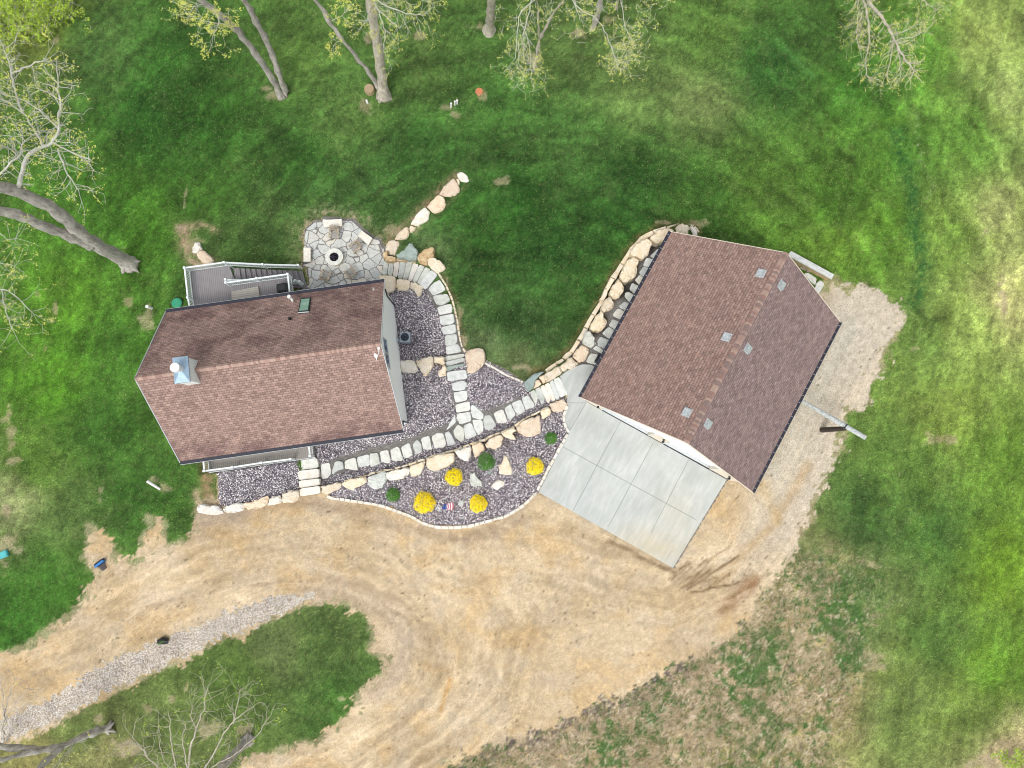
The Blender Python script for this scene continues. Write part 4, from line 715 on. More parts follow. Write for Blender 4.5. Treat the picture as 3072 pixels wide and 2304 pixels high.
for sg in (-1,1):
    m=MB(); HF.box(m,-HA,HA,min(sg*5.43,sg*5.66),max(sg*5.43,sg*5.66),HZE-.14,HZE+.01); m.build('gutter','gutter_dark',house)
    m=MB(); HF.box(m,-HA-.03,HA+.03,min(sg*5.665,sg*5.69),max(sg*5.665,sg*5.69),HZE-.15,HZE-.03); m.build('fascia','fascia_white',house)
for a_ in (-1,1):
    m=MB()
    for sg in (-1,1): m.bar(HF(a_*8.02,sg*5.5,HZE-.07),HF(a_*8.02,0,HZR-.06),.05,.14)
    m.build('rake_board','fascia_white',house)
for b0,z0,z1 in ((4.55,-2.0,HZE-.1),(-4.80,-1.1,HZE-.1)):
    m=MB(); m.tube([HF(7.99,b0*1.08,z1),HF(7.99,b0,z1-.5),HF(7.99,b0,z0)],.055,8); m.build('downspout','dark_metal',house)
def wall_win(fr,px0,px1,plane_a,hgt,parent,n):
    p0=on_plane(*px0,fr(plane_a,0,0),fr.u); p1=on_plane(*px1,fr(plane_a,0,0),fr.u); b0,b1=fr.loc(p0)[1],fr.loc(p1)[1]; z=(p0.z+p1.z)/2
    if b0>b1: b0,b1=b1,b0
    w_=MB(); 
    for (q0,q1,r0,r1) in ((b0-.08,b1+.08,z-.1,z),(b0-.08,b1+.08,z+hgt,z+hgt+.1),(b0-.08,b0,z,z+hgt),(b1,b1+.08,z,z+hgt)): fr.box(w_,plane_a+.004,plane_a+.06,q0,q1,r0,r1)
    f=w_.build('window','white_paint',parent); g=MB(); fr.box(g,plane_a+.006,plane_a+.03,b0,b1,z,z+hgt); g.build('pane','window_glass',f)
wall_win(HF,(1158,1022),(1163.3,1061),7.93,1.5,house,0); wall_win(HF,(1164.6,1066),(1169.5,1108),7.93,1.5,house,1)
# chimney
cz=8.35; cc=[P(*q,cz) for q in zp('A',(615,1192),(785,1172),(810,1455),(640,1480))]; cen=sum(cc,Vector())/4
ch=MB(); inn=[cen+(p-cen)*.90 for p in cc]; ch.prism([(p.x,p.y) for p in inn],5.6,cz-.1); chim=ch.build('chimney','siding_pale',house)
cp=MB(); cp.add([tuple(p) for p in cc]+[(p.x,p.y,cz-.12) for p in cc]+[(cen.x,cen.y,cz+.14)],[(0,1,8),(1,2,8),(2,3,8),(3,0,8)]+[(i,(i+1)%4,4+(i+1)%4,4+i) for i in range(4)]+[(4,5,6,7)]); cp.build('chimney_cap','zinc',chim)
pc=P(*zp('A',(700,1315))[0],cz+.1); fl=MB(); fl.tube([pc,pc+Vector((0,0,.42))],.24,20); fl.tube([pc+Vector((0,0,.42)),pc+Vector((0,0,.5))],.20,20); fl.tube([pc+Vector((0,0,.5)),pc+Vector((0,0,.72))],.30,24); fl.build('flue','white_paint',chim)
# things fixed in the roof: skylight, pipes
def on_roof(fr,B,ze,zr,side,px,py):
    n=(fr.v*side*(zr-ze)+Vector((0,0,B))).normalized(); return on_plane(px,py,fr(0,side*B,ze),n),n
def slab_on(m,pts,n,h0,h1):
    m.add([p+n*h0 for p in pts]+[p+n*h1 for p in pts],[(3,2,1,0),(4,5,6,7)]+[(i,(i+1)%4,4+(i+1)%4,4+i) for i in range(4)])
sk=[on_roof(HF,HB,HZE,HZR,1,*q) for q in zp('A',(2040,548),(2152,540),(2130,695),(2012,703))]; n=sk[0][1]; sp_=[q[0] for q in sk]; c0=sum(sp_,Vector())/4
m=MB(); slab_on(m,sp_,n,0,.13); skf=m.build('skylight','dark_metal',house); m=MB(); slab_on(m,[c0+(p-c0)*.82 for p in sp_],n,.131,.15); m.build('pane','skylight_glass',skf)
m=MB(); a_,b_=sp_[3],sp_[2]; m.bar(a_+n*.10+(a_-sp_[0])*.02,b_+n*.10+(b_-sp_[1])*.02,.06,.08); m.build('flashing','fascia_white',skf)
p,n=on_roof(HF,HB,HZE,HZR,1,*zp('A',(1955,575))[0]); m=MB(); m.tube([p,p+Vector((0,0,.25)),p+Vector((.05,.04,.42)),p+Vector((-.02,.14,.5))],.075,10); q_=p+Vector((-.12,.22,.42)); m.tube([q_,q_+Vector((-.02,.04,.25))],.13,14); m.build('vent_pipe','pvc_white',house)
p,n=on_roof(HF,HB,HZE,HZR,1,*zp('A',(1922,762))[0]); m=MB(); m.tube([p,p+Vector((0,0,.22))],.11,10); m.tube([p+Vector((0,0,.22)),p+Vector((-.02,.0,.30))],[.13,.10],10); m.build('vent_pipe','black_plastic',house)
p,n=on_roof(HF,HB,HZE,HZR,1,*zp('B',(1003,995))[0]); m=MB(); m.tube([p,p+Vector((0,0,.42))],.065,12); pv=m.build('vent_pipe','pvc_white',house); m=MB(); m.disc(p+Vector((0,0,.421)),.045,.004,12); m.build('pipe_mouth','black_plastic',pv)
# weather station on the gable
t=wthing('weather_station','small white weather vane and mast fixed at the east gable peak','weather station',tuple(HF(7.9,-.2,7.4)))
b_=HF(7.9,-.2,7.5); q0=P(1137,1046,8.2); q1=P(1136.5,1062,8.2); q2=P(1131,1064,8.2)
m=MB(); m.tube([b_,Vector((q0.x,q0.y,7.9)),q0],.03,8); m.tube([q0,q1,q2],.03,8); m.build('mast','pvc_white',t)
m=MB(); m.disc(q0+Vector((0,0,.02)),.09,.12,14); m.build('sensor','pvc_white',t)
vp=[P(a,b,8.3) for a,b in ((1123.5,1058),(1129,1063),(1134,1066),(1131.5,1073),(1129.5,1082),(1127,1074),(1122,1070))]; m=MB(); m.prism([(p.x,p.y) for p in vp],8.25,8.31); m.build('vane','pvc_white',t)
# garage
GF=Fr((14.079,6.851),math.radians(61.015)); GA,GB,GZE,GZR=6.85,6.76,3.2,9.1; gs=(GZR-GZE)/GB
gar=wthing('garage','garage with reddish-brown shingle roof and two white doors facing the concrete','garage',tuple(GF(0,0,0)))
def gtop(b): return GZR-.24-abs(b)*gs
WB=6.1; m=MB(); pts=[(-WB,-.5),(WB,-.5),(WB,gtop(WB)),(0,GZR-.24),(-WB,gtop(WB))]; v=[GF(a,b,z) for a in (-6.25,6.45) for b,z in pts]
m.add(v,[(0,4,3,2,1),(5,6,7,8,9)]+[(i,(i+1)%5,5+(i+1)%5,5+i) for i in range(5)]); 
for b0,b1 in ((4.78,WB),(-.37,.93),(-WB,-4.19)): GF.box(m,-6.5,-6.252,b0,b1,-.3,2.9)
m.build('wall','tan_siding',gar)
m=MB(); pg=[(-WB,2.902),(WB,2.902),(WB,gtop(WB)),(0,GZR-.24),(-WB,gtop(WB))]; v=[GF(a,b,z) for a in (-6.5,-6.26) for b,z in pg]; m.add(v,[(0,4,3,2,1),(5,6,7,8,9)]+[(i,(i+1)%5,5+(i+1)%5,5+i) for i in range(5)]); m.build('gable','gable_white',gar)
for b0,b1 in ((.93,4.78),(-4.19,-.37)):
    m=MB(); GF.box(m,-6.29,-6.255,b0,b1,.02,2.9); 
    for r_ in range(4):
        for c_ in range(4):
            w_=(b1-b0)/4; GF.box(m,-6.31,-6.288,b0+w_*c_+.1,b0+w_*(c_+1)-.1,.12+r_*.7,.62+r_*.7)
    d=m.build('garage_door','gable_white',gar)
    m=MB(); GF.box(m,-6.53,-6.49,b0-.1,b0,0,3.0); GF.box(m,-6.53,-6.49,b1,b1+.1,0,3.0); GF.box(m,-6.53,-6.49,b0,b1,2.9,3.0); m.build('door_frame','white_paint',d)
    m=MB(); GF.box(m,-6.49,-6.30,b0+.01,b1-.01,-.02,.012); m.build('sill','fascia_white',d)
    m=MB(); GF.box(m,-6.56,-6.5,b0,b1,.0,.02); m.build('door_seal','black_plastic',d)
for q in ((1992,1320.6),(2189,1431),(1795,1218)):
    p=on_plane(*q,GF(-6.56,0,0),GF.u); b=GF.loc(p)[1]; z=min(2.3,max(1.6,p.z)); m=MB(); GF.box(m,-6.56,-6.5,b-.06,b+.06,z-.2,z+.2); ln_=m.build('lantern','black_plastic',gar)
    m=MB(); m.tube([GF(-6.68,b,z-.2),GF(-6.68,b,z+.12),GF(-6.68,b,z+.2)],[.07,.1,.02],6); m.build('lamp_head','dark_metal',ln_)
rg,_,LsG=roof_slope('roof',GF,GA,GB,GZE,GZR,+1,'shingle_west_lit',gar,.2); rg['label']='redder west roof slope, sunlit tone put into its colour'
rg,_,_=roof_slope('roof',GF,GA,GB,GZE,GZR,-1,'shingle_east_shaded',gar,.2); rg['label']='mauve-brown east roof slope, shade put into its colour'
ridge(GF,GA,GZR,gs,.2,gar,.155,['cap_a','cap_b','cap_c','cap_d'],.05)
for sg in (-1,1):
    m=MB(); GF.box(m,-GA,GA,min(sg*6.77,sg*6.97),max(sg*6.77,sg*6.97),GZE-.14,GZE-.02); g_=m.build('gutter','gutter_dark',gar)
    m=MB()
    for i in range(24): GF.box(m,-GA+.3+i*.57,-GA+.32+i*.57,min(sg*6.79,sg*6.92),max(sg*6.79,sg*6.92),GZE-.022,GZE-.012)
    m.build('gutter_strap','fascia_white',g_)
for a_ in (-1,1):
    m=MB()
    for sg in (-1,1): m.bar(GF(a_*6.86,sg*6.8,GZE-.08),GF(a_*6.86,0,GZR-.07),.04,.14)
    m.build('rake_board','tan_siding',gar)
def roof_vent(px,py,side):
    p,n=on_roof(GF,GB,GZE,GZR,side,px,py); up=(GF.v*-side*GB+Vector((0,0,GZR-GZE))).normalized(); m=MB(); s_=.24
    for a,b,h0,h1,k in ((-s_,-s_,.02,.13,1),):
        v=[p+GF.u*(x*s_)+up*(y*s_)+n*h for h,q in ((.0,1.25),(.03,1.25),(.04,1),(.16,.92)) for x,y in ((-q,-q),(q,-q),(q,q),(-q,q))]
        f=[(8,9,10,11)][:0]
        for r_ in range(3): f+=[(r_*4+i,r_*4+(i+1)%4,(r_+1)*4+(i+1)%4,(r_+1)*4+i) for i in range(4)]
        f.append((12,13,14,15)); m.add(v,f)
    m.build('roof_vent','galvanised',gar)
for (a,b),sd in zip([(2283,820),(2180,1011),(2061,1237)],[1]*3): roof_vent(a,b,sd)
for (a,b),sd in zip([(2343,855),(2242,1046),(2123,1271)],[-1]*3): roof_vent(a,b,sd)
q=P(*zp('G',(535,1565))[0],1.6); mb=MB(); aa,bb=GF.loc(q); GF.box(mb,aa-.35,aa+.35,6.1,bb+.14,1.2,1.75); tag(mb.build('wall_heater','dark_metal',None,org=tuple(GF(aa,6.1,1.2))),'dark box unit hanging on the garage side wall under the eave','wall unit')
# ---------------------------------------------------------------- deck
def W(px,py,z): return P(px,py,z)
def rail(parent,p0,p1,z0,z1,h=.95,posts=(1,1),name='railing',bal=True):
    p0=Vector((p0.x,p0.y,0));p1=Vector((p1.x,p1.y,0)); Z=Vector((0,0,1)); m=MB(); a=p0+Z*z0;b=p1+Z*z1
    m.bar(a+Z*h,b+Z*h,.12,.05); m.bar(a+Z*(h-.07),b+Z*(h-.07),.05,.08); m.bar(a+Z*.12,b+Z*.12,.05,.07); n=int((b-a).length/.13)
    if bal:
        for i in range(1,n): q=a.lerp(b,i/n); m.box(q+Z*(h/2),(.04,.04,h-.1))
    r=m.build(name,'rail_white',parent)
    for k,(q,) in zip(posts,((a,),(b,))):
        if k: mm=MB(); mm.box(q+Z*((h+.06)/2-.02),(.13,.13,h+.1)); mm.box(q+Z*(h+.09),(.17,.17,.05)); mm.build('post','rail_white',parent)
    return r
def X1(x,y): return (500+x/2.884,770+y/2.884)
ZL=-1.0; ZU=-.4
deck=wthing('deck','grey back deck with white railings and stairs down to the patio','deck',tuple(P(650,850,-3.2)))
r0,rm,r1,r2=[W(*X1(*q),ZL+.95) for q in ((205,470),(183,355),(155,97),(497,50))]
rail(deck,r0,rm,ZL,ZL,posts=(0,1)); rail(deck,rm,r1,ZL,ZL,posts=(0,1)); rail(deck,r1,r2,ZL,ZL,posts=(0,1))
r3=W(*X1(830,68),ZL-1.02+.95); r4=W(*X1(1137,75),-3.1+.95)
rail(deck,r2,r3,ZL,ZL-1.02,posts=(0,1)); rail(deck,r3,r4,ZL-1.02,-3.1,posts=(0,1))
inl=HF.loc(W(*X1(583,250),ZL)); k0=W(*X1(590,240),ZL)
fl=[r1,r2,W(*X1(583,190),ZL),W(*X1(560,330),ZL)]; s_end=HF(HF.loc(fl[3])[0],4.9,0); s_w=HF(HF.loc(r1)[0]+.05,4.9,0)
m=MB(); m.prism([(p.x,p.y) for p in (r1,s_w,s_end,fl[2],r2)],ZL-.2,ZL); m.build('deck_floor','deck_grey',deck)
nt_=13
for i in range(nt_):
    z=ZL-.16*(i+1); q=[]
    for t_ in (i/nt_,(i+1.12)/nt_):
        a=(578+(1168-578)*t_,98+(124-98)*t_); b=(592+(1213-592)*t_,226+(274-226)*t_); q.append((a,b))
    pp=[W(*X1(*q[0][0]),z),W(*X1(*q[1][0]),z),W(*X1(*q[1][1]),z),W(*X1(*q[0][1]),z)]
    m=MB(); m.prism([(p.x,p.y) for p in pp],z-.05,z); m.prism([(p.x,p.y) for p in (pp[0].lerp(pp[1],.02),pp[0].lerp(pp[1],.08),pp[3].lerp(pp[2],.08),pp[3].lerp(pp[2],.02))],z-.16,z-.052); m.build('stair_tread','tread_grey',deck)
i0=W(*X1(510,200),ZL+.95); i1=W(*X1(1150,215),-3.1+.95); rail(deck,i0,i1,ZL,-3.1,posts=(1,1))
u0=W(*X1(512,226),ZU+.95); u1=W(*X1(1047,152),ZU+.95); u2=W(*X1(1066,330),ZU+.95); um=W(*X1(780,188),ZU+.95)
rail(deck,u0,um,ZU,ZU,posts=(1,1)); rail(deck,um,u1,ZU,ZU,posts=(0,1)); rail(deck,u1,u2,ZU,ZU,posts=(0,0))
ue=HF(HF.loc(u1)[0],4.9,0); uw=HF(HF.loc(u0)[0],4.9,0)
m=MB(); m.prism([(p.x,p.y) for p in (u0,uw,ue,u1)],ZU-.22,ZU); m.build('deck_floor','tread_grey',deck)
l0=W(*X1(562,302),ZU+.16); l1=W(*X1(790,256),ZU+.16); l1e=W(*X1(812,352),ZU+.16); l1e=HF(HF.loc(l1e)[0],4.9,0); l0e=HF(HF.loc(W(*X1(545,385),ZU+.16))[0],4.9,0)
m=MB(); m.prism([(p.x,p.y) for p in (l0,l0e,l1e,l1)],ZU+.01,ZU+.16); m.build('step_platform','deck_light',deck)
for q in (r1,rm,r2,u1):
    m=MB(); m.box((q.x,q.y,-2.4),(.15,.15,2.4)); m.build('support_post','rail_white',deck)
g=W(*X1(1003,272),ZU+.9); t=wthing('grill','covered black grill standing in the corner of the upper deck','grill',(g.x,g.y,ZU)); m=MB()
v=[];
for zz,kx,ky in ((ZU+.02,.50,.42),(ZU+.75,.48,.40),(ZU+1.0,.40,.32),(ZU+1.14,.22,.2)):
    for x,y in ((-1,-1),(0,-1.08),(1,-1),(1.05,0),(1,1),(0,1.08),(-1,1),(-1.05,0)): p=Vector((g.x,g.y,zz))+HF.u*(x*kx)+HF.v*(y*ky); v.append(p)
f=[(r_*8+i,r_*8+(i+1)%8,(r_+1)*8+(i+1)%8,(r_+1)*8+i) for r_ in range(3) for i in range(8)]+[tuple(range(24,32))]; m.add(v,f); m.build('cover','black_plastic',t)
# porch
ZP=-.45; por=wthing('porch','narrow grey front porch with white railings under the south eave','porch',tuple(P(780,1400,-.6)))
pq=[W(a,b,ZP+.95) for a,b in ((611.5,1379),(613,1413),(697,1402),(784,1388.5),(872,1377.5),(930,1367.5),(926,1338))]
rail(por,HF(HF.loc(pq[1])[0],-4.9,0),pq[1],ZP,ZP,posts=(0,1)); rail(por,pq[1],pq[2],ZP,ZP,posts=(0,1)); rail(por,pq[2],pq[3],ZP,ZP,posts=(0,1)); rail(por,pq[3],pq[4],ZP,ZP,posts=(0,1)); rail(por,HF(HF.loc(pq[5])[0],-4.9,0),pq[5],ZP,ZP,posts=(0,1))
pe=HF(HF.loc(pq[5])[0]+.08,-4.88,0); pw=HF(HF.loc(pq[1])[0]-.08,-4.88,0); sy=HF(0,0,0)
bS=min(HF.loc(pq[1])[1],HF.loc(pq[5])[1])-.1; m=MB(); m.prism([(p.x,p.y) for p in (pw,HF(HF.loc(pq[1])[0]-.08,bS,0),HF(HF.loc(pq[5])[0]+.08,bS,0),pe)],ZP-.2,ZP); m.build('porch_floor','porch_grey',por)
m=MB(); m.prism([(p.x,p.y) for p in (HF(HF.loc(pq[1])[0]-.1,bS-.06,0),HF(HF.loc(pq[5])[0]+.1,bS-.06,0),HF(HF.loc(pq[5])[0]+.1,bS-.005,0),HF(HF.loc(pq[1])[0]-.1,bS-.005,0))],ZP-.3,ZP+.01); m.build('fascia','fascia_white',por)
# ---------------------------------------------------------------- patio furniture
pc=P(1002.4,770.9,-2.75); t=wthing('fire_pit','round pale stone fire pit with dark lava rock in the patio','fire pit',(pc.x,pc.y,-3.2))
m=MB(); m.ring((pc.x,pc.y,-3.2),.66,.38,.42,40); m.build('pit_wall','limestone_cream',t); m=MB(); m.ring((pc.x,pc.y,-2.78),.71,.37,.07,40); m.build('pit_cap','limestone_slab',t)
m=MB()
for i in range(130):
    a=random.uniform(0,6.28); r=.35*math.sqrt(random.random()); s=random.uniform(.03,.055); m.box((pc.x+r*math.cos(a),pc.y+r*math.sin(a),-2.84+random.uniform(-.02,.03)),(s,s,s),(Vector((math.cos(a),math.sin(a),.3)).normalized(),Vector((-math.sin(a),math.cos(a),0)),Vector((-.3*math.cos(a),-.3*math.sin(a),1)).normalized()))
m.disc((pc.x,pc.y,-2.95),.37,.09,24); m.build('lava_rock','lava_rock',t)
def bench(px,lab):
    zt=-2.75; w=[P(a,b,zt) for a,b in zp('B',*px)]; c=sum(w,Vector())/4; t=wthing('stone_bench',lab,'bench',(c.x,c.y,-3.2),'stone benches round the patio')
    m=MB(); v=[(c.x+(p.x-c.x)*k,c.y+(p.y-c.y)*k,z) for k,z in ((1,zt-.16),(1.0,zt-.02),(.97,zt)) for p in w]; m.add(v,[(3,2,1,0)]+[(r*4+i,r*4+(i+1)%4,(r+1)*4+(i+1)%4,(r+1)*4+i) for r in (0,1) for i in range(4)]+[(8,9,10,11)]); m.build('seat','limestone_white',t)
    L=(w[1]-w[0]); Wd=(w[3]-w[0])
    if L.length<Wd.length: L,Wd=Wd,L
    for s in (-.33,.33):
        m=MB(); d=L.normalized(); e=Vector((-d.y,d.x,0)); m.box((c.x+L.x*s,c.y+L.y*s,-3.06),(.22,Wd.length*.85,.3),(d,e,Vector((0,0,1)))); m.build('leg','limestone_tan',t)
bench([(440,222),(645,207),(650,285),(445,300)],'off-white stone bench at the top edge of the patio, behind an armchair')
bench([(865,335),(985,420),(940,500),(825,395)],'off-white stone bench set diagonally at the right edge of the patio')
bench([(222,525),(300,525),(300,680),(222,680)],'off-white stone bench at the left edge of the patio, nearest the deck stairs')
def make_chair():
    t=thing('armchair','x','armchair',(0,0,0))
    def part(n,fn): m=MB(); fn(m); return m.build(n,'chair_seat' if n=='seat' else 'chair_wood',t,org=(0,0,0))
    def seat(m):
        for i in range(7): y=-.34+i*.085; m.box((0,y,.36-.10*(i/6)),(.54,.062,.022))
        m.bar((-.25,-.36,.33),(-.25,.28,.2),.03,.09); m.bar((.25,-.36,.33),(.25,.28,.2),.03,.09)
    part('seat',seat)
    def back(m):
        for i in range(7):
            x=-.24+i*.08; top=.98-.10*abs(i-3)*.5/1; k=1.12; m.bar((x,.20,.24),(x*k*1.15,.55,top),.056,.02)
        m.bar((-.3,.30,.48),(.3,.30,.48),.05,.03); m.bar((-.3,.45,.78),(.3,.45,.78),.05,.03)
    part('backrest',back)
    for s in (-1,1):
        part('armrest',lambda m,s=s:(m.box((s*.335,-.04,.56),(.14,.74,.025)),))
        part('leg',lambda m,s=s:m.box((s*.30,-.34,.275),(.04,.09,.55))); part('leg',lambda m,s=s:m.bar((s*.30,.30,.0),(s*.30,.22,.56),.04,.09,Vector((1,0,0))))
    return t
ch0=make_chair(); ch0['group']='wooden armchairs round the fire pit'
for k,(px,rz,lb) in enumerate((((1003,700),0,'weathered slatted wooden armchair in front of the top stone bench'),((1066,741),-52,'weathered slatted wooden armchair by the diagonal stone bench'),((1052,818),-140,'weathered slatted wooden armchair on the stairs side, below the fire pit'),((977,826),160,'weathered slatted wooden armchair nearest the deck, below the fire pit'))):
    o=ch0 if k==0 else copy_tree(ch0); q=P(*px,-2.8); o.location=(q.x,q.y,-3.2); o.rotation_euler=(0,0,math.radians(rz)); o.scale=(1,1,1); o['label']=lb
# air conditioner
q=P(*zp('B',(1343,1515))[0],-.9); ac=wthing('air_conditioner','square grey air conditioner unit with round fan beside the house wall','air conditioner',(q.x,q.y,-1.75))
m=MB(); c=Vector((q.x,q.y,-1.3)); hb=.40
v=[(c.x+x*hb,c.y+y*hb,z) for z in (-1.72,-.92) for x,y in ((-1,-.8),(-.8,-1),(.8,-1),(1,-.8),(1,.8),(.8,1),(-.8,1),(-1,.8))]; m.add(v,[tuple(range(7,-1,-1)),tuple(range(8,16))]+[(i,(i+1)%8,8+(i+1)%8,8+i) for i in range(8)]); m.build('body','ac_metal',ac)
m=MB(); m.disc((c.x,c.y,-.915),.32,.012,32); f_=m.build('fan_opening','ac_dark',ac); m=MB()
for k in range(5):
    a=k*2*math.pi/5; b=a+.7; m.add([(c.x+.05*math.cos(a),c.y+.05*math.sin(a),-.89),(c.x+.28*math.cos(a),c.y+.28*math.sin(a),-.9),(c.x+.28*math.cos(b),c.y+.28*math.sin(b),-.87),(c.x+.06*math.cos(b),c.y+.06*math.sin(b),-.88)],[(0,1,2,3)])
m.disc((c.x,c.y,-.89),.07,.03,14); m.build('fan_blade','ac_dark',f_); m=MB()
for r_ in (.12,.2,.28,.33): m.ring((c.x,c.y,-.86),r_+.003,r_-.003,.006,28)
m.build('grille','ac_metal',ac)
m=MB(); w0=HF(7.95,HF.loc(q)[1]-.1,-.9); m.tube([w0,w0+Vector((.2,0,-.1)),Vector((c.x-.45,c.y,-1.2)),Vector((c.x-.4,c.y,-1.4))],.03,8); m.tube([w0+Vector((0,-.1,-.2)),Vector((c.x-.5,c.y-.45,-1.5)),Vector((c.x-.1,c.y-.5,-1.6))],.022,8); m.build('pipe','black_plastic',ac)
m=MB(); HF.box(m,7.935,8.08,HF.loc(q)[1]-.32,HF.loc(q)[1]-.02,-1.1,-.7); m.build('junction_box','ac_metal',ac)
# flag ornament
q=P(1316,1524,.1); t=wthing('flag_ornament','red, white and blue metal garden ornament with a star ring, lying in the gravel','garden ornament',(q.x,q.y,.0))
def OX(x,y,z=.14): return P(1280+x/10.58,1460+y/10.58,z)
c=OX(388,685); m=MB(); m.ring(tuple(c),.19,.155,.02,28); m.build('ring','white_paint',t); m=MB(); sv=[]
for i in range(10): r_=.15 if i%2==0 else .06; a=math.pi/2+i*math.pi/5; sv.append((c.x+r_*math.cos(a),c.y+r_*math.sin(a)))
m.prism(sv,c.z,c.z+.02); m.build('star','white_paint',t)
for y0,y1,x0 in ((560,600,520),(625,665,480),(675,715,490)):
    m=MB(); pp=[OX(x0,y0),OX(640,y0-5),OX(645,y1-5),OX(x0,y1)]; m.prism([(p.x,p.y) for p in pp],.12,.15); m.build('blue_band','flag_blue',t)
for k,mt in enumerate(('white_paint','flag_red','white_paint','flag_red','white_paint','flag_red')):
    x0=625+k*38; m=MB(); L=[OX(x0-20+26*math.sin(u*3.1),545-k*10+u*(180+k*14)) for u in np.linspace(0,1,7)]; R=[p+Vector((.085,0,0)) for p in L]; m.prism([(p.x,p.y) for p in L+R[::-1]],.12,.145+.004*(k%2)); m.build('stripe',mt,t)
# shrubs
def shrub(px,py,rpx,mat,name,lab,cat,group,hk=.95):
    g=PG(px,py); r=rpx*(H-g.z)/F; t=wthing(name,lab,cat,(g.x,g.y,g.z),group); m=MB(); cz=g.z+r*hk*.62; n=int(2600*(r/.65)**1.4)
    n_=np.array([random.random()*9 for _ in range(4)])
    for i in range(n):
        d=Vector((random.gauss(0,1),random.gauss(0,1),random.gauss(0,1))).normalized(); 
        if d.z<-.45: continue
        az=math.atan2(d.y,d.x); lump=1+.05*math.sin(az*3+n_[0])+.04*math.sin(az*7+n_[1])+.05*math.sin(d.z*6+n_[2]); rr=r*lump*random.choice((1,1,1,.96,.9,.8,.65))*random.uniform(.95,1.04)
        p=Vector((g.x,g.y,cz))+Vector((d.x*rr,d.y*rr,d.z*rr*hk*.72)); nrm=(d+Vector((random.gauss(0,.5),random.gauss(0,.5),.5+random.gauss(0,.4)))).normalized()
        a=nrm.orthogonal().normalized(); a=Matrix.Rotation(random.random()*6.28,3,nrm)@a; b=nrm.cross(a); s=random.uniform(.022,.045)*1.25
        m.add([p-a*s,p-b*s*.5,p+a*s,p+b*s*.5],[(0,1,2,3)])
    m.build('foliage',mat,t); m=MB()
    for i in range(9): a=random.random()*6.28; m.tube([(g.x,g.y,g.z),(g.x+r*.5*math.cos(a),g.y+r*.5*math.sin(a),cz+r*.2)],[.02,.008],5)
    m.build('stem','bark_grey',t)
yg='round yellow shrubs in the planted bed'; gg='round green shrubs in the planted bed'
shrub(1363,1431,25,'shrub_yellow','yellow_shrub','round yellow shrub highest in the bed, between two rows of boulders','shrub',yg)
shrub(1275,1507,31,'shrub_yellow','yellow_shrub','largest round yellow shrub, left of the flag ornament','shrub',yg)
shrub(1435,1510,26,'shrub_yellow','yellow_shrub','round yellow shrub right of the flag ornament, near the driveway edging','shrub',yg)
shrub(1604,1399,25,'shrub_yellow','yellow_shrub','round yellow shrub beside the concrete apron edging','shrub',yg)
shrub(1459,1385,25,'shrub_green','green_shrub','round green shrub in the middle of the bed, beside the wedge-shaped boulder','shrub',gg)
shrub(1181,1484,20,'shrub_green','green_shrub','small green shrub at the narrow porch end of the bed','shrub',gg)
shrub(1652,1315,18,'shrub_green','green_shrub','small dark green shrub below the largest boulder near the garage apron','shrub',gg)
# lawn odds and ends
q=PG(533,910); t=wthing('septic_lid','round green plastic septic lid in the lawn beside the deck','septic lid',tuple(q)); m=MB(); m.tube([q+Vector((0,0,-.1)),q+Vector((0,0,.16)),q+Vector((0,0,.22))],[.42,.42,.33],28); m.build('lid','lid_green',t); m=MB(); m.ring(tuple(q+Vector((0,0,.05))),.46,.42,.06,28); m.build('rim','black_plastic',t)
def pipe(px,h,r,lab,lean=(0,0),group=None):
    q=PG(*px); m=MB(); top=q+Vector((lean[0],lean[1],h)); m.tube([q-Vector((0,0,.1)),top],r,14); m.tube([top,top+Vector((0,0,.04))],[r*1.25,r*1.1],14); tag(m.build('vent_pipe','pvc_white',None,org=tuple(q)),lab,'pipe',group)
pipe((456,925),.55,.11,'short white vent pipe standing in the bare patch beside the house',(-.12,.03))
a,b=PG(441,1443,.9),PG(481,1468,.05); m=MB(); m.tube([a,b],[.11,.09],12); tag(m.build('white_pipe','pvc_white',None,org=tuple(b)),'long white pipe leaning in the lawn southwest of the house','pipe')
a,b=PG(1099,300,.1),PG(1103,310,.1); m=MB(); m.tube([a,b],.09,10); tag(m.build('white_pipe','pvc_white',None,org=tuple(b)),'short white pipe end lying at the foot of the big twin trunk','pipe')
for (x,y),w_ in zip(((1353,322),(1364,316),(1371,313)),('left','middle','right')): pipe((x,y),.45,.07,f'thin white pipe stub, {w_} one of three in the small bare patch',(.05,.1),'white pipe stubs in the lawn')
q=PG(1438,276); t=wthing('tree_stump','fresh orange-brown tree stump cut low in the lawn','tree stump',tuple(q)); m=MB(); m.tube([q-Vector((0,0,.1)),q+Vector((0,0,.16))],[.42,.3],13); m.tube([q+Vector((-.05,-.35,-.1)),q+Vector((0,-.2,.1))],[.16,.1],8); m.build('trunk','bark_orange',t); m=MB(); m.disc(q+Vector((0,0,.162)),.27,.01,13); m.build('cut_face','terracotta',t)
q=PG(1110,272); m=MB(); m.tube([q-Vector((0,0,.2)),q+Vector((0,0,.4)),q+Vector((0,0,.45))],[.5,.42,.36],11); t=m.build('tree_stump','stump_tan',None,org=tuple(q)); tag(t,'broad grey-brown stump against the foot of the twin-trunked tree','tree stump')
q=PG(8,1665); t=wthing('teal_box','teal plastic lid cut off by the left edge of the picture','plastic lid',tuple(q)); m=MB(); ax=(Vector((.93,.36,0)),Vector((-.36,.93,0)),Vector((0,0,1))); m.box(q+Vector((0,0,.12)),(.95,.5,.2),ax); m.box(q+Vector((0,0,.235)),(.85,.4,.03),ax); m.build('lid','teal_plastic',t)
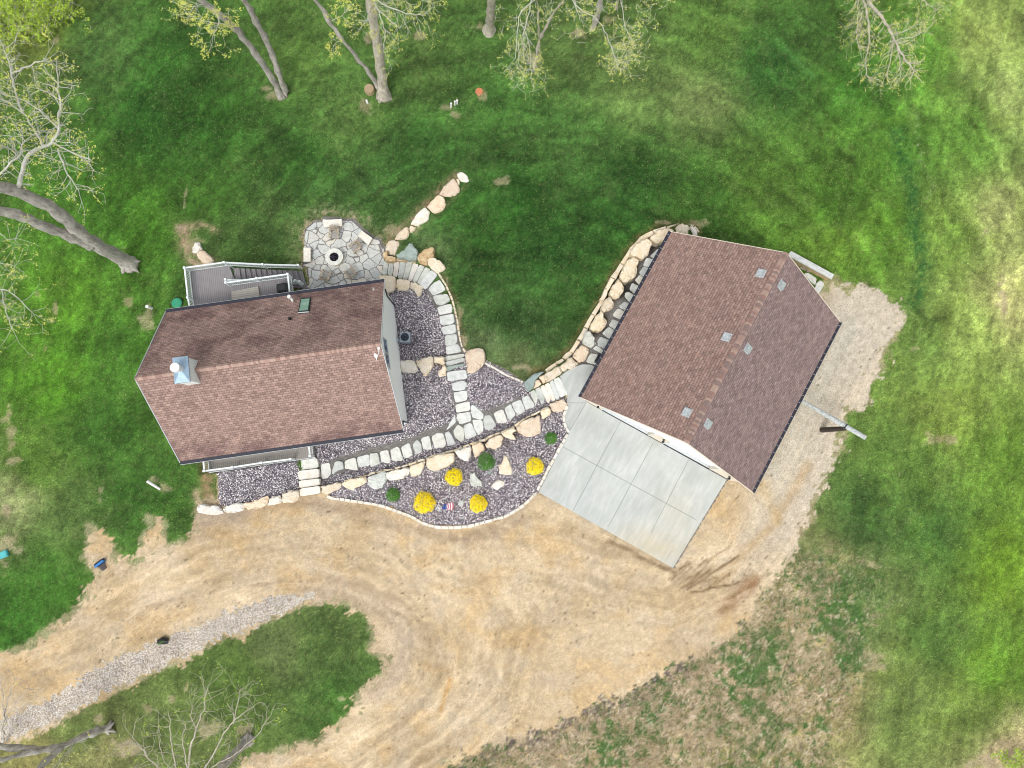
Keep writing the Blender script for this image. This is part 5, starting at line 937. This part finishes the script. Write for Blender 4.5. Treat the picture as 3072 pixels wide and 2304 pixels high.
q=PG(309,1697); t=wthing('drain_grate','blue and navy plastic drain grate set in gravel at the lawn corner','drain grate',tuple(q)); ax=(Vector((.8,.6,0)),Vector((-.6,.8,0)),Vector((0,0,1))); m=MB(); m.box(q+Vector((0,0,.2))+ax[1]*.22,(.75,.14,.3),ax); m.build('rim','blue_plastic',t); m=MB(); m.box(q+Vector((0,0,.13))+ax[1]*.36,(.72,.12,.3),ax); m.build('housing','navy_plastic',t); m=MB()
for i in range(5): m.box(q+Vector((0,0,.12))-ax[1]*(.1*i-.1),(.6-.06*i,.045,.1),ax)
m.build('bar','navy_plastic',t)
q=PG(492,1924); t=wthing('drain_outlet','black plastic drain outlet with a green strap in the white rock ditch','drain outlet',tuple(q)); ax=(Vector((.85,.5,0)),Vector((-.5,.85,0)),Vector((0,0,1))); m=MB(); m.tube([q+Vector((-.3,0,.12)),q+Vector((.0,.1,.2)),q+Vector((.35,.05,.12))],[.2,.26,.2],9); m.build('housing','black_plastic',t); m=MB(); m.box(q+Vector((0,.02,.46)),(.5,.08,.03),ax); m.build('strap','tuft_green',t)
# beam on a post beside the garage
e0=P(2390,1193,1.6); e1=P(2597.5,1314,4.2); bs=P(2466,1290,0); tp=P(2540,1285,3.75); t=wthing('propped_beam','long pale weathered beam from the garage eave propped on a dark round post','beam',tuple(bs))
m=MB(); m.tube([e0,e0.lerp(e1,.35),e0.lerp(e1,.68)],[.10,.16,.19],10); m.tube([e0.lerp(e1,.68),e1],[.165,.165],10); bm_=m.build('beam','pole_wood',t); m=MB(); m.tube([e0.lerp(e1,.72),e0.lerp(e1,.735)],.21,12); m.build('collar','dark_metal',bm_)
m=MB(); m.tube([bs-Vector((0,0,.2)),bs.lerp(tp,.5),Vector((tp.x,tp.y,3.55))],[.2,.18,.16],12); m.build('post','dark_log',t)
# ---------------------------------------------------------------- trees
def path(pts): return [P(a,b,z) for a,b,z in pts]
def smoothp(pts,k=2,j=.0):
    for _ in range(k):
        q=[pts[0]]
        for a,b in zip(pts[:-1],pts[1:]): q+= [a.lerp(b,.25),a.lerp(b,.75)]
        q.append(pts[-1]); pts=q
    return [p+Vector((random.gauss(0,j),random.gauss(0,j),random.gauss(0,j))) for p in pts]
def limb(m,pts,r0,r1,n=8,j=.02,flare=0,k=2):
    p=smoothp(path(pts),k,j); L=len(p); rr=[r0+(r1-r0)*(i/(L-1))**.8 for i in range(L)]; 
    if flare:
        rr[0]*=flare; rr[1]*=1+(flare-1)*.55
        if L>4: rr[2]*=1+(flare-1)*.25
        for k_ in range(5):
            a=k_*1.26+random.random(); d=Vector((math.cos(a),math.sin(a),0)); m.tube([p[0]+Vector((0,0,.5)),p[0]+d*r0*1.15+Vector((0,0,.12)),p[0]+d*r0*1.7-Vector((0,0,.08))],[r0*.5,r0*.3,r0*.08],6)
    rr=[x*random.uniform(.95,1.06) for x in rr]; m.tube(p,rr,n); return p
def twigs(m,lv,start,d,L,r,depth,spread=.7,leafp=.5,ls=.07,droop=0):
    n=max(2,int(L/.35)); p=start.copy(); pts=[p.copy()]; d=d.normalized()
    for i in range(n):
        d=(d+Vector((random.gauss(0,.22),random.gauss(0,.22),random.gauss(0,.16)-droop))).normalized(); p=p+d*(L/n); pts.append(p.copy())
        if depth>0 and (i>0 or n<3) and random.random()<.85:
            ax=Vector((random.gauss(0,1),random.gauss(0,1),random.gauss(0,.6))); side=(ax-d*ax.dot(d)).normalized(); twigs(m,lv,p,d*(1-spread)+side*spread,L*random.uniform(.4,.65),r*.55,depth-1,spread,leafp,ls,droop)
        if depth==0 and random.random()<leafp: leafc(lv,p,ls)
    m.tube(pts,[.95*r*(1-.6*i/len(pts)) for i in range(len(pts))],4 if r<.03 else 5,False)
    if random.random()<leafp: leafc(lv,p,ls)
def leafc(m,p,s,n=3):
    for i in range(n):
        q=p+Vector((random.gauss(0,s),random.gauss(0,s),random.gauss(0,s))); nr=Vector((random.gauss(0,.6),random.gauss(0,.6),1)).normalized(); a=nr.orthogonal(); a=Matrix.Rotation(random.random()*6.28,3,nr)@a; a.normalize(); b=nr.cross(a); k=s*random.uniform(.5,1)
        m.add([q-a*k,q-b*k*.6,q+a*k,q+b*k*.6],[(0,1,2,3)])
def tree(label,base,trunks,branches=(),blobs=(),bark='bark_grey',leaf='leaf_spring',lp=.5,ls=.07,group='trees at the back of the lawn',name='tree',flare=1.5,tw=1.5,tbark='bark_twig',dens=1.0,depth=2,droop=0):
    g=PG(*base); t=wthing(name,label,'tree',tuple(g),group); m=MB(); 
    for pts,r0,r1 in trunks: limb(m,pts,r0,r1,12,.03,flare if pts[0][2]<-1 or pts[0][2]<.3 else 0)
    m.v=[(x+.05*math.sin(x*9+z*3.1)+random.gauss(0,.012),y+.05*math.sin(y*8+z*2.3)+random.gauss(0,.012),z) for x,y,z in m.v]
    m.build('trunk',bark,t,smooth=True); b=MB(); lv=MB()
    for pts,r0,r1 in branches:
        p=limb(b,pts,r0,r1,7,.03,0)
        for i in range(1,len(p)):
            for _ in range(2):
                if random.random()<.55*dens:
                    d=(p[i]-p[i-1]).normalized(); ax=Vector((random.gauss(0,1),random.gauss(0,1),random.gauss(0,.5))); sd=(ax-d*ax.dot(d)).normalized(); twigs(b,lv,p[i],d*.45+sd*.7,tw*random.uniform(.5,1.1),max(.012,r1*.7),depth,.6,lp,ls,droop)
        twigs(b,lv,p[-1],p[-1]-p[-2],tw,r1*.9,depth,.6,lp,ls,droop)
    for (px,py,z,R,n) in blobs:
        c=P(px,py,z)
        for i in range(n):
            q=c+Vector((random.gauss(0,R*.5),random.gauss(0,R*.5),random.gauss(0,R*.35))); twigs(b,lv,q,Vector((random.gauss(0,1),random.gauss(0,1),random.gauss(0,.4))),random.uniform(.4,1.0),.012,1,.7,lp,ls,droop)
    if b.v: b.build('branches',tbark,t)
    if lv.v: lv.build('foliage',leaf,t)
    return t
zb=-3.0
tree('large grey tree with forking leaning trunk beside the house, twigs just budding',(380,785),[([(388,792,-3.0),(340,762,-1),(290,735,1),(240,700,3),(195,655,5),(150,618,6.5),(95,592,8),(40,570,9.5),(-40,556,11)],.57,.33),([(272,738,1.5),(225,712,3),(185,700,4),(130,678,5.5),(80,655,7),(30,635,8),(-50,625,9.5)],.40,.28)],
 [([(50,572,9.2),(62,540,9.6),(76,470,10.2),(130,436,11),(160,430,11.5),(178,385,12),(180,310,13),(172,245,13.6)],.17,.04),([(160,430,11.5),(215,458,12),(275,482,12.6)],.06,.025),([(172,450,11.5),(200,515,11.6),(232,570,11.2)],.07,.025),
  ([(130,436,11),(105,385,12),(60,330,12.6),(8,300,13)],.08,.03),([(70,340,12.5),(42,270,13),(35,215,13.4),(12,140,14)],.08,.03),([(38,222,13.4),(88,196,13.8),(145,178,14.2)],.06,.025),([(178,385,12),(140,350,12.5),(80,300,13),(20,285,13.4)],.06,.025),
  ([(-30,560,11),(20,500,11.5),(60,470,12),(70,420,12)],.08,.03),([(-40,880,8),(10,862,8.4),(60,900,8.8),(104,944,9)],.06,.02),([(5,870,8.4),(18,930,8.6),(34,984,8.8)],.04,.02),([(-20,792,9),(20,790,9.2),(46,800,9.4)],.03,.015),([(60,470,10.2),(20,440,11),(-20,430,11.5)],.06,.03),([(0,700,8),(20,720,8.2),(50,715,8.4)],.03,.015)],
 bark='bark_grey',tbark='bark_twig',lp=.4,ls=.06,flare=1.4,tw=1.4,dens=1.25,group='trees around the lawn')
tree('pair of slim leaning grey trunks rising from one foot, leftmost at the top edge',(845,285),[([(845,288,-4.3),(815,232,-2),(768,162,1),(725,105,3.5),(670,50,6),(600,0,8.5),(520,-60,11)],.27,.2),([(857,280,-4.2),(840,225,-2),(805,135,1),(772,70,3.5),(735,5,6.5),(700,-60,9)],.25,.2)],
 [([(700,75,5),(650,70,6),(600,62,6.5),(560,40,7)],.05,.02),([(640,25,7.5),(660,70,8),(640,100,8)],.04,.02),([(620,10,8),(580,20,8.5)],.04,.02)],lp=.9,ls=.07,flare=1.3,tw=1.3,dens=1.2,leaf='leaf_spring')
tree('thick pale trunk with drooping budding twigs, right of the twin slim trunks',(1152,288),[([(1152,290,-4.3),(1143,215,-1.5),(1132,130,2),(1118,40,5.5),(1108,-20,8),(1095,-120,11)],.46,.3)],
 [([(1115,-10,8),(1160,20,8),(1210,40,7.6),(1270,45,7.4)],.06,.02),([(1120,0,7.5),(1145,50,7),(1155,100,6.5),(1150,150,6)],.05,.015),([(1125,20,7),(1180,70,6.6),(1200,85,6.4)],.04,.015),([(1115,-20,8),(1200,0,8),(1290,-10,8)],.05,.02),([(1110,20,7),(1100,60,6.6)],.03,.015)],bark='bark_pale',lp=.55,ls=.055,tw=1.4,droop=.12,dens=1.1)
tree('thin bent trunk leaning far left out of the thick pale trunk’s foot',(1134,262),[([(1134,264,-4.2),(1118,232,-2.8),(1085,190,-1),(1040,135,1.5),(1000,80,3.5),(970,35,5),(940,-10,6.8),(900,-70,9)],.17,.13)],
 [([(990,65,4),(1020,50,4.6),(1040,30,5)],.03,.012),([(1030,120,2),(1005,130,2.2),(1000,138,2.2)],.02,.01)],bark='bark_grey',lp=.8,tw=.9,flare=1.2,dens=.8)
tree('straight pale trunk with spreading roots, alone at the top middle edge',(1466,92),[([(1468,97,-4.4),(1471,55,-2),(1475,0,1.5),(1478,-80,6)],.36,.28)],bark='bark_pale',flare=2.1)
tree('small whitish broken tree with a forked top and hanging leafy twigs',(1602,204),[([(1602,206,-4.4),(1610,160,-3),(1620,112,-1),(1640,78,.5),(1662,35,2.5),(1692,0,4.2)],.15,.08),([(1619,110,-1),(1614,75,1),(1613,0,4)],.08,.05)],
 [([(1690,-40,6),(1560,20,5),(1550,100,4),(1545,180,3)],.05,.015),([(1600,-20,6),(1580,60,5),(1568,120,4.5),(1572,190,4)],.05,.015),([(1555,120,4),(1560,160,3.6),(1552,205,3.4)],.03,.012),([(1560,60,5),(1590,130,4.4),(1592,215,4)],.03,.012)],
 blobs=[(1540,215,3,1.6,15),(1575,240,3,1.3,13),(1550,60,4,2.2,15),(1600,30,4,2,14),(1660,40,4,2,14)],bark='bark_pale',tbark='bark_twig',lp=.6,ls=.05,tw=1.2,flare=1.1,leaf='leaf_spring')
tree('pale trunk standing by a brush pile, with wide thin leafy crown',(1772,114),[([(1772,116,-4.4),(1785,70,-2.4),(1797,30,-.5),(1806,-30,2.5)],.27,.2),([(1842,62,-4.4),(1850,20,-2.4),(1858,-30,0)],.14,.11)],
 [([(1700,-20,5),(1740,30,4.6),(1800,60,4.4),(1822,110,4),(1840,160,3.6),(1858,195,3.4)],.05,.012),([(1860,-20,4),(1870,60,4),(1880,95,3.8),(1900,130,3.6)],.04,.012),([(1720,-10,5),(1740,60,4.6)],.04,.012),([(1830,130,3.8),(1845,175,3.4),(1855,205,3.2)],.025,.01)],
 blobs=[(1900,25,4,2.4,20),(1820,20,4,2.2,18),(1740,30,4,2.2,18),(1960,20,4,1.5,9),(1880,110,3.5,1.5,18),(1880,150,3.4,1.3,15),(1870,200,3.2,1.2,14),(1915,100,3.5,1.1,10),(1900,180,3.2,1.1,9)],bark='bark_grey',lp=.6,ls=.05,flare=1.3,tw=1.1)
tree('bare orange-tinted branches hanging in from the top right edge',(2560,-190),[([(2560,-195,-2.5),(2565,-150,2),(2575,-90,6),(2590,-25,9.5)],.35,.16)],
 [([(2590,-20,9.5),(2615,20,9.8),(2655,62,9.8),(2680,110,9.6),(2705,165,9.2),(2735,198,8.8),(2742,215,8.6)],.13,.03),([(2588,-20,9.5),(2600,40,9.4),(2608,110,9),(2602,165,8.8),(2594,212,8.6),(2614,245,8.4)],.08,.02),([(2590,30,9.3),(2575,72,9),(2568,100,8.8),(2576,140,8.6)],.05,.015),([(2680,115,9.5),(2678,150,9.2),(2660,225,8.8)],.05,.015),([(2690,140,9.3),(2700,190,9),(2702,232,8.8)],.045,.015),([(2676,105,9.5),(2720,90,9.6),(2760,70,9.8)],.04,.015),([(2685,120,9.5),(2730,115,9.6),(2772,98,9.8)],.04,.015),([(2575,-30,9),(2574,50,8.8),(2572,90,8.8)],.04,.015),([(2740,-20,10),(2780,10,10),(2810,30,9.8)],.04,.015)],
 bark='bark_orange',tbark='bark_pale',lp=.35,ls=.045,tw=.95,droop=.12,dens=2.4,leaf='leaf_spring',group='trees around the lawn')
tree('bare twiggy sapling at the left edge where the ditch leaves the picture',(8,2235),[([(8,2240,-.4),(10,2190,1),(12,2130,3)],.07,.04)],[([(12,2150,2),(8,2090,3.5),(2,2040,5)],.03,.012),([(12,2140,2),(30,2090,3.6),(44,2030,5)],.03,.012),([(12,2160,2),(45,2110,3.6),(88,2065,4.6)],.03,.012),([(10,2180,1.6),(50,2130,3),(105,2100,4)],.025,.01)],tbark='bark_grey',lp=.03,tw=1.1,group='trees along the bottom left',flare=1.1,dens=.7,depth=1)
tree('grey trunk leaning out of the picture at the bottom left corner',(318,2187),[([(330,2182,-.2),(285,2195,1),(235,2215,2.2),(180,2243,3.4),(120,2252,4.6),(50,2243,6),(-60,2225,8)],.3,.17),([(185,2243,3.4),(140,2280,4.6),(90,2330,6),(40,2390,8)],.22,.16),([(150,2250,4.4),(60,2262,6),(-60,2300,8)],.17,.13)],[([(230,2214,2.4),(200,2260,3.6),(150,2320,5)],.05,.02)],lp=.2,group='trees along the bottom left',tw=1.2,flare=1.2)
tree('pale trunk at the bottom edge under bare whitish branches',(742,2222),[([(744,2220,-.1),(715,2250,1.2),(680,2285,2.8),(630,2340,5.5),(590,2400,8)],.33,.24)],
 [([(560,2330,8),(575,2230,8.6),(590,2180,9),(608,2140,9.4),(618,2090,9.8),(625,2055,10)],.07,.02),([(590,2190,9),(570,2150,9.4),(580,2120,9.6)],.03,.012),([(600,2330,8),(640,2260,8.6),(680,2190,9),(712,2150,9.4),(760,2120,9.8)],.06,.02),([(700,2170,9.2),(715,2110,9.6),(720,2070,10)],.035,.012),([(500,2320,8),(440,2270,8.6),(425,2245,8.8),(395,2210,9)],.055,.02),([(530,2330,8),(520,2250,8.8),(510,2200,9.2),(508,2150,9.6)],.05,.018),([(440,2270,8.8),(432,2240,9)],.03,.012),([(620,2320,8),(650,2290,8.4),(700,2270,8.8),(770,2210,9.2),(800,2160,9.6)],.045,.015),([(560,2300,8.4),(545,2220,9),(560,2170,9.4)],.04,.015),([(530,2330,8),(480,2260,8.6),(480,2200,9)],.03,.012)],
 bark='bark_grey',tbark='bark_pale',lp=.1,ls=.06,tw=1.3,dens=.75,group='trees along the bottom left',leaf='leaf_green')
# thicket in the top left corner: two bushes
def bush(lab,blobs,leaf,group,name='bush',ls=.09):
    c=PG(blobs[0][0],blobs[0][1]); t=wthing(name,lab,'bush',tuple(c),group); b=MB(); lv=MB()
    for px,py,z,R,n in blobs:
        q0=P(px,py,z)
        for i in range(n):
            q=q0+Vector((random.gauss(0,R*.5),random.gauss(0,R*.5),random.gauss(0,R*.35))); twigs(b,lv,q,Vector((random.gauss(0,1),random.gauss(0,1),.6)),random.uniform(.4,.9),.014,1,.7,1,ls)
    b.build('branches','bark_grey',t); lv.build('foliage',leaf,t)
bush('large yellow-green bush filling the top left corner',[(30,30,-2.5,2.4,130),(90,60,-2.6,2,110),(20,90,-2.8,1.8,80)],'leaf_green','bushes in the top left corner')
bush('darker yellow-green bush beside the corner bush, along the top edge',[(150,20,-2.6,1.8,90),(200,10,-2.8,1.4,50),(130,70,-2.9,1.2,40)],'leaf_green','bushes in the top left corner')
bush('brown brush pile of dead twigs at the foot of the pale trunk',[(1815,80,-4.1,1.5,60)],'dry_stalk',None,'brush_pile',.05)
bush('small green bush cut off by the bottom right corner',[(3040,2290,-.7,1.4,50)],'leaf_green',None)
# dry scrub on the slope below the driveway (uncountable)
def scatter(name,label,cat,region,n,mat,hh,wd,seed,cond):
    rs=np.random.default_rng(seed); m=MB(); k=0
    pxs=rs.uniform(region[0],region[2],n*4); pys=rs.uniform(region[1],region[3],n*4); ok=cond(pxs,pys); pxs,pys=pxs[ok][:n],pys[ok][:n]
    gxs=[P(a,b,0) for a,b in zip(pxs,pys)]; xs=np.array([g.x for g in gxs]); ys=np.array([g.y for g in gxs])
    fi=np.clip(((ys-GY[0])/STEP).astype(int),0,len(GY)-2); fj=np.clip(((xs-GX[0])/STEP).astype(int),0,len(GX)-2); zs=Z[fi,fj]
    for x,y,z in zip(xs,ys,zs):
        for _ in range(3):
            a=random.random()*6.28; l=random.uniform(.5,1)*hh; d=Vector((math.cos(a),math.sin(a),random.uniform(.25,1.2))).normalized()*l; w_=Vector((-math.sin(a),math.cos(a),0))*wd; o=Vector((x+random.gauss(0,.05),y+random.gauss(0,.05),z-.01)); m.add([o-w_,o+w_,o+d],[(0,1,2)])
    return tag(m.build(name,mat),label,cat,None,'stuff')
isrough=lambda x,y:(np.maximum(sdf(x,y,DRIVE),-sdf(x,y,ISLE))>4)&(fbm(x/40,y/40,3,5)>.42)&(x+(y-2000)*.25+fbm(x/60,y/60,3,2)*500<2750)
scatter('dry_scrub','dead straw-coloured stalks on the slope below the driveway','scrub',(1400,1650,2700,2304),14000,'dry_stalk',.18,.008,3,isrough)
scatter('weeds','green weeds scattered through the dry slope below the driveway','weeds',(1400,1650,2800,2304),9000,'tuft_green',.17,.014,4,lambda x,y:isrough(x,y)&(fbm(x/26+4,y/26,3,9)>.56))
ledge=lambda x,y:(lambda d:(d>-3)&(d<16)&(fbm(x/12,y/12,3,13)>.42))(np.maximum(sdf(x,y,DRIVE),-sdf(x,y,ISLE)))&~((x>600)&(x<1800)&(y>1300)&(y<1640))
scatter('edge_grass','ragged grass tufts along the driveway edges','grass',(0,900,2750,2304),16000,'tuft_green',.13,.012,6,ledge)
# grass blades lying along the mowing direction (uncountable)
def blades(n,seed):
    rs=np.random.default_rng(seed); x=rs.uniform(-43,43,n); y=rs.uniform(-24,41,n); j=((x-GX[0])/STEP).astype(int); i=((y-GY[0])/STEP).astype(int)
    c=colL[i,j]; ok=(zone[i,j]==0)&(c[:,1]>c[:,0]*1.12); x,y,i,j,c=x[ok],y[ok],i[ok],j[ok],c[ok]; z=Z[i,j]; k=len(x)
    fl=np.arctan2(dy[i,j],-dx[i,j])+np.pi/2*0+(fbm(x/6,y/6,3,131)-.5)*5; a=fl+rs.normal(0,.7,k)+np.pi*(rs.random(k)<.4); L=rs.uniform(.08,.24,k); el=rs.uniform(.15,.9,k); w=rs.uniform(.008,.02,k)
    ca,sa=np.cos(a),np.sin(a); b=np.stack([x,y,z-.01],1); s_=np.stack([-sa*w,ca*w,0*w],1); tip=b+np.stack([ca*L*np.cos(el),sa*L*np.cos(el),L*np.sin(el)*.6+.02],1)
    v=np.stack([b-s_,b+s_,tip],1).reshape(-1,3); g=rs.choice([.55,.8,1.1,1.5,2.1],k,p=[.2,.25,.25,.2,.1])[:,None]; cc=np.clip(c*g*np.array((1,1,1))+(rs.random((k,1))<.06)*np.array((.25,.22,.1)),0,.8); cc=np.repeat(cc,3,0)
    me=bpy.data.meshes.new('grass'); me.vertices.add(3*k); me.vertices.foreach_set('co',v.astype(np.float32).ravel()); me.loops.add(3*k); me.loops.foreach_set('vertex_index',np.arange(3*k,dtype=np.int32)); me.polygons.add(k)
    me.polygons.foreach_set('loop_start',np.arange(0,3*k,3,dtype=np.int32)); me.polygons.foreach_set('loop_total',np.full(k,3,np.int32)); me.update(calc_edges=True)
    at=me.color_attributes.new('Col','FLOAT_COLOR','POINT'); at.data.foreach_set('color',np.concatenate([cc,np.ones((3*k,1))],1).astype(np.float32).ravel()); me.materials.append(MATS['blade_mat']); o=bpy.data.objects.new('grass',me); C.objects.link(o)
    return tag(o,'short mown grass blades covering the lawn between house, garage and driveway','grass',None,'stuff')
s_=NT('blade_mat'); a_=s_.n('ShaderNodeAttribute'); a_.attribute_name='Col'; s_.fin(a_.outputs['Color'],.8,0,.15)
blades(620000,11)
for o in bpy.data.objects:
    if '_o' in o: del o['_o']
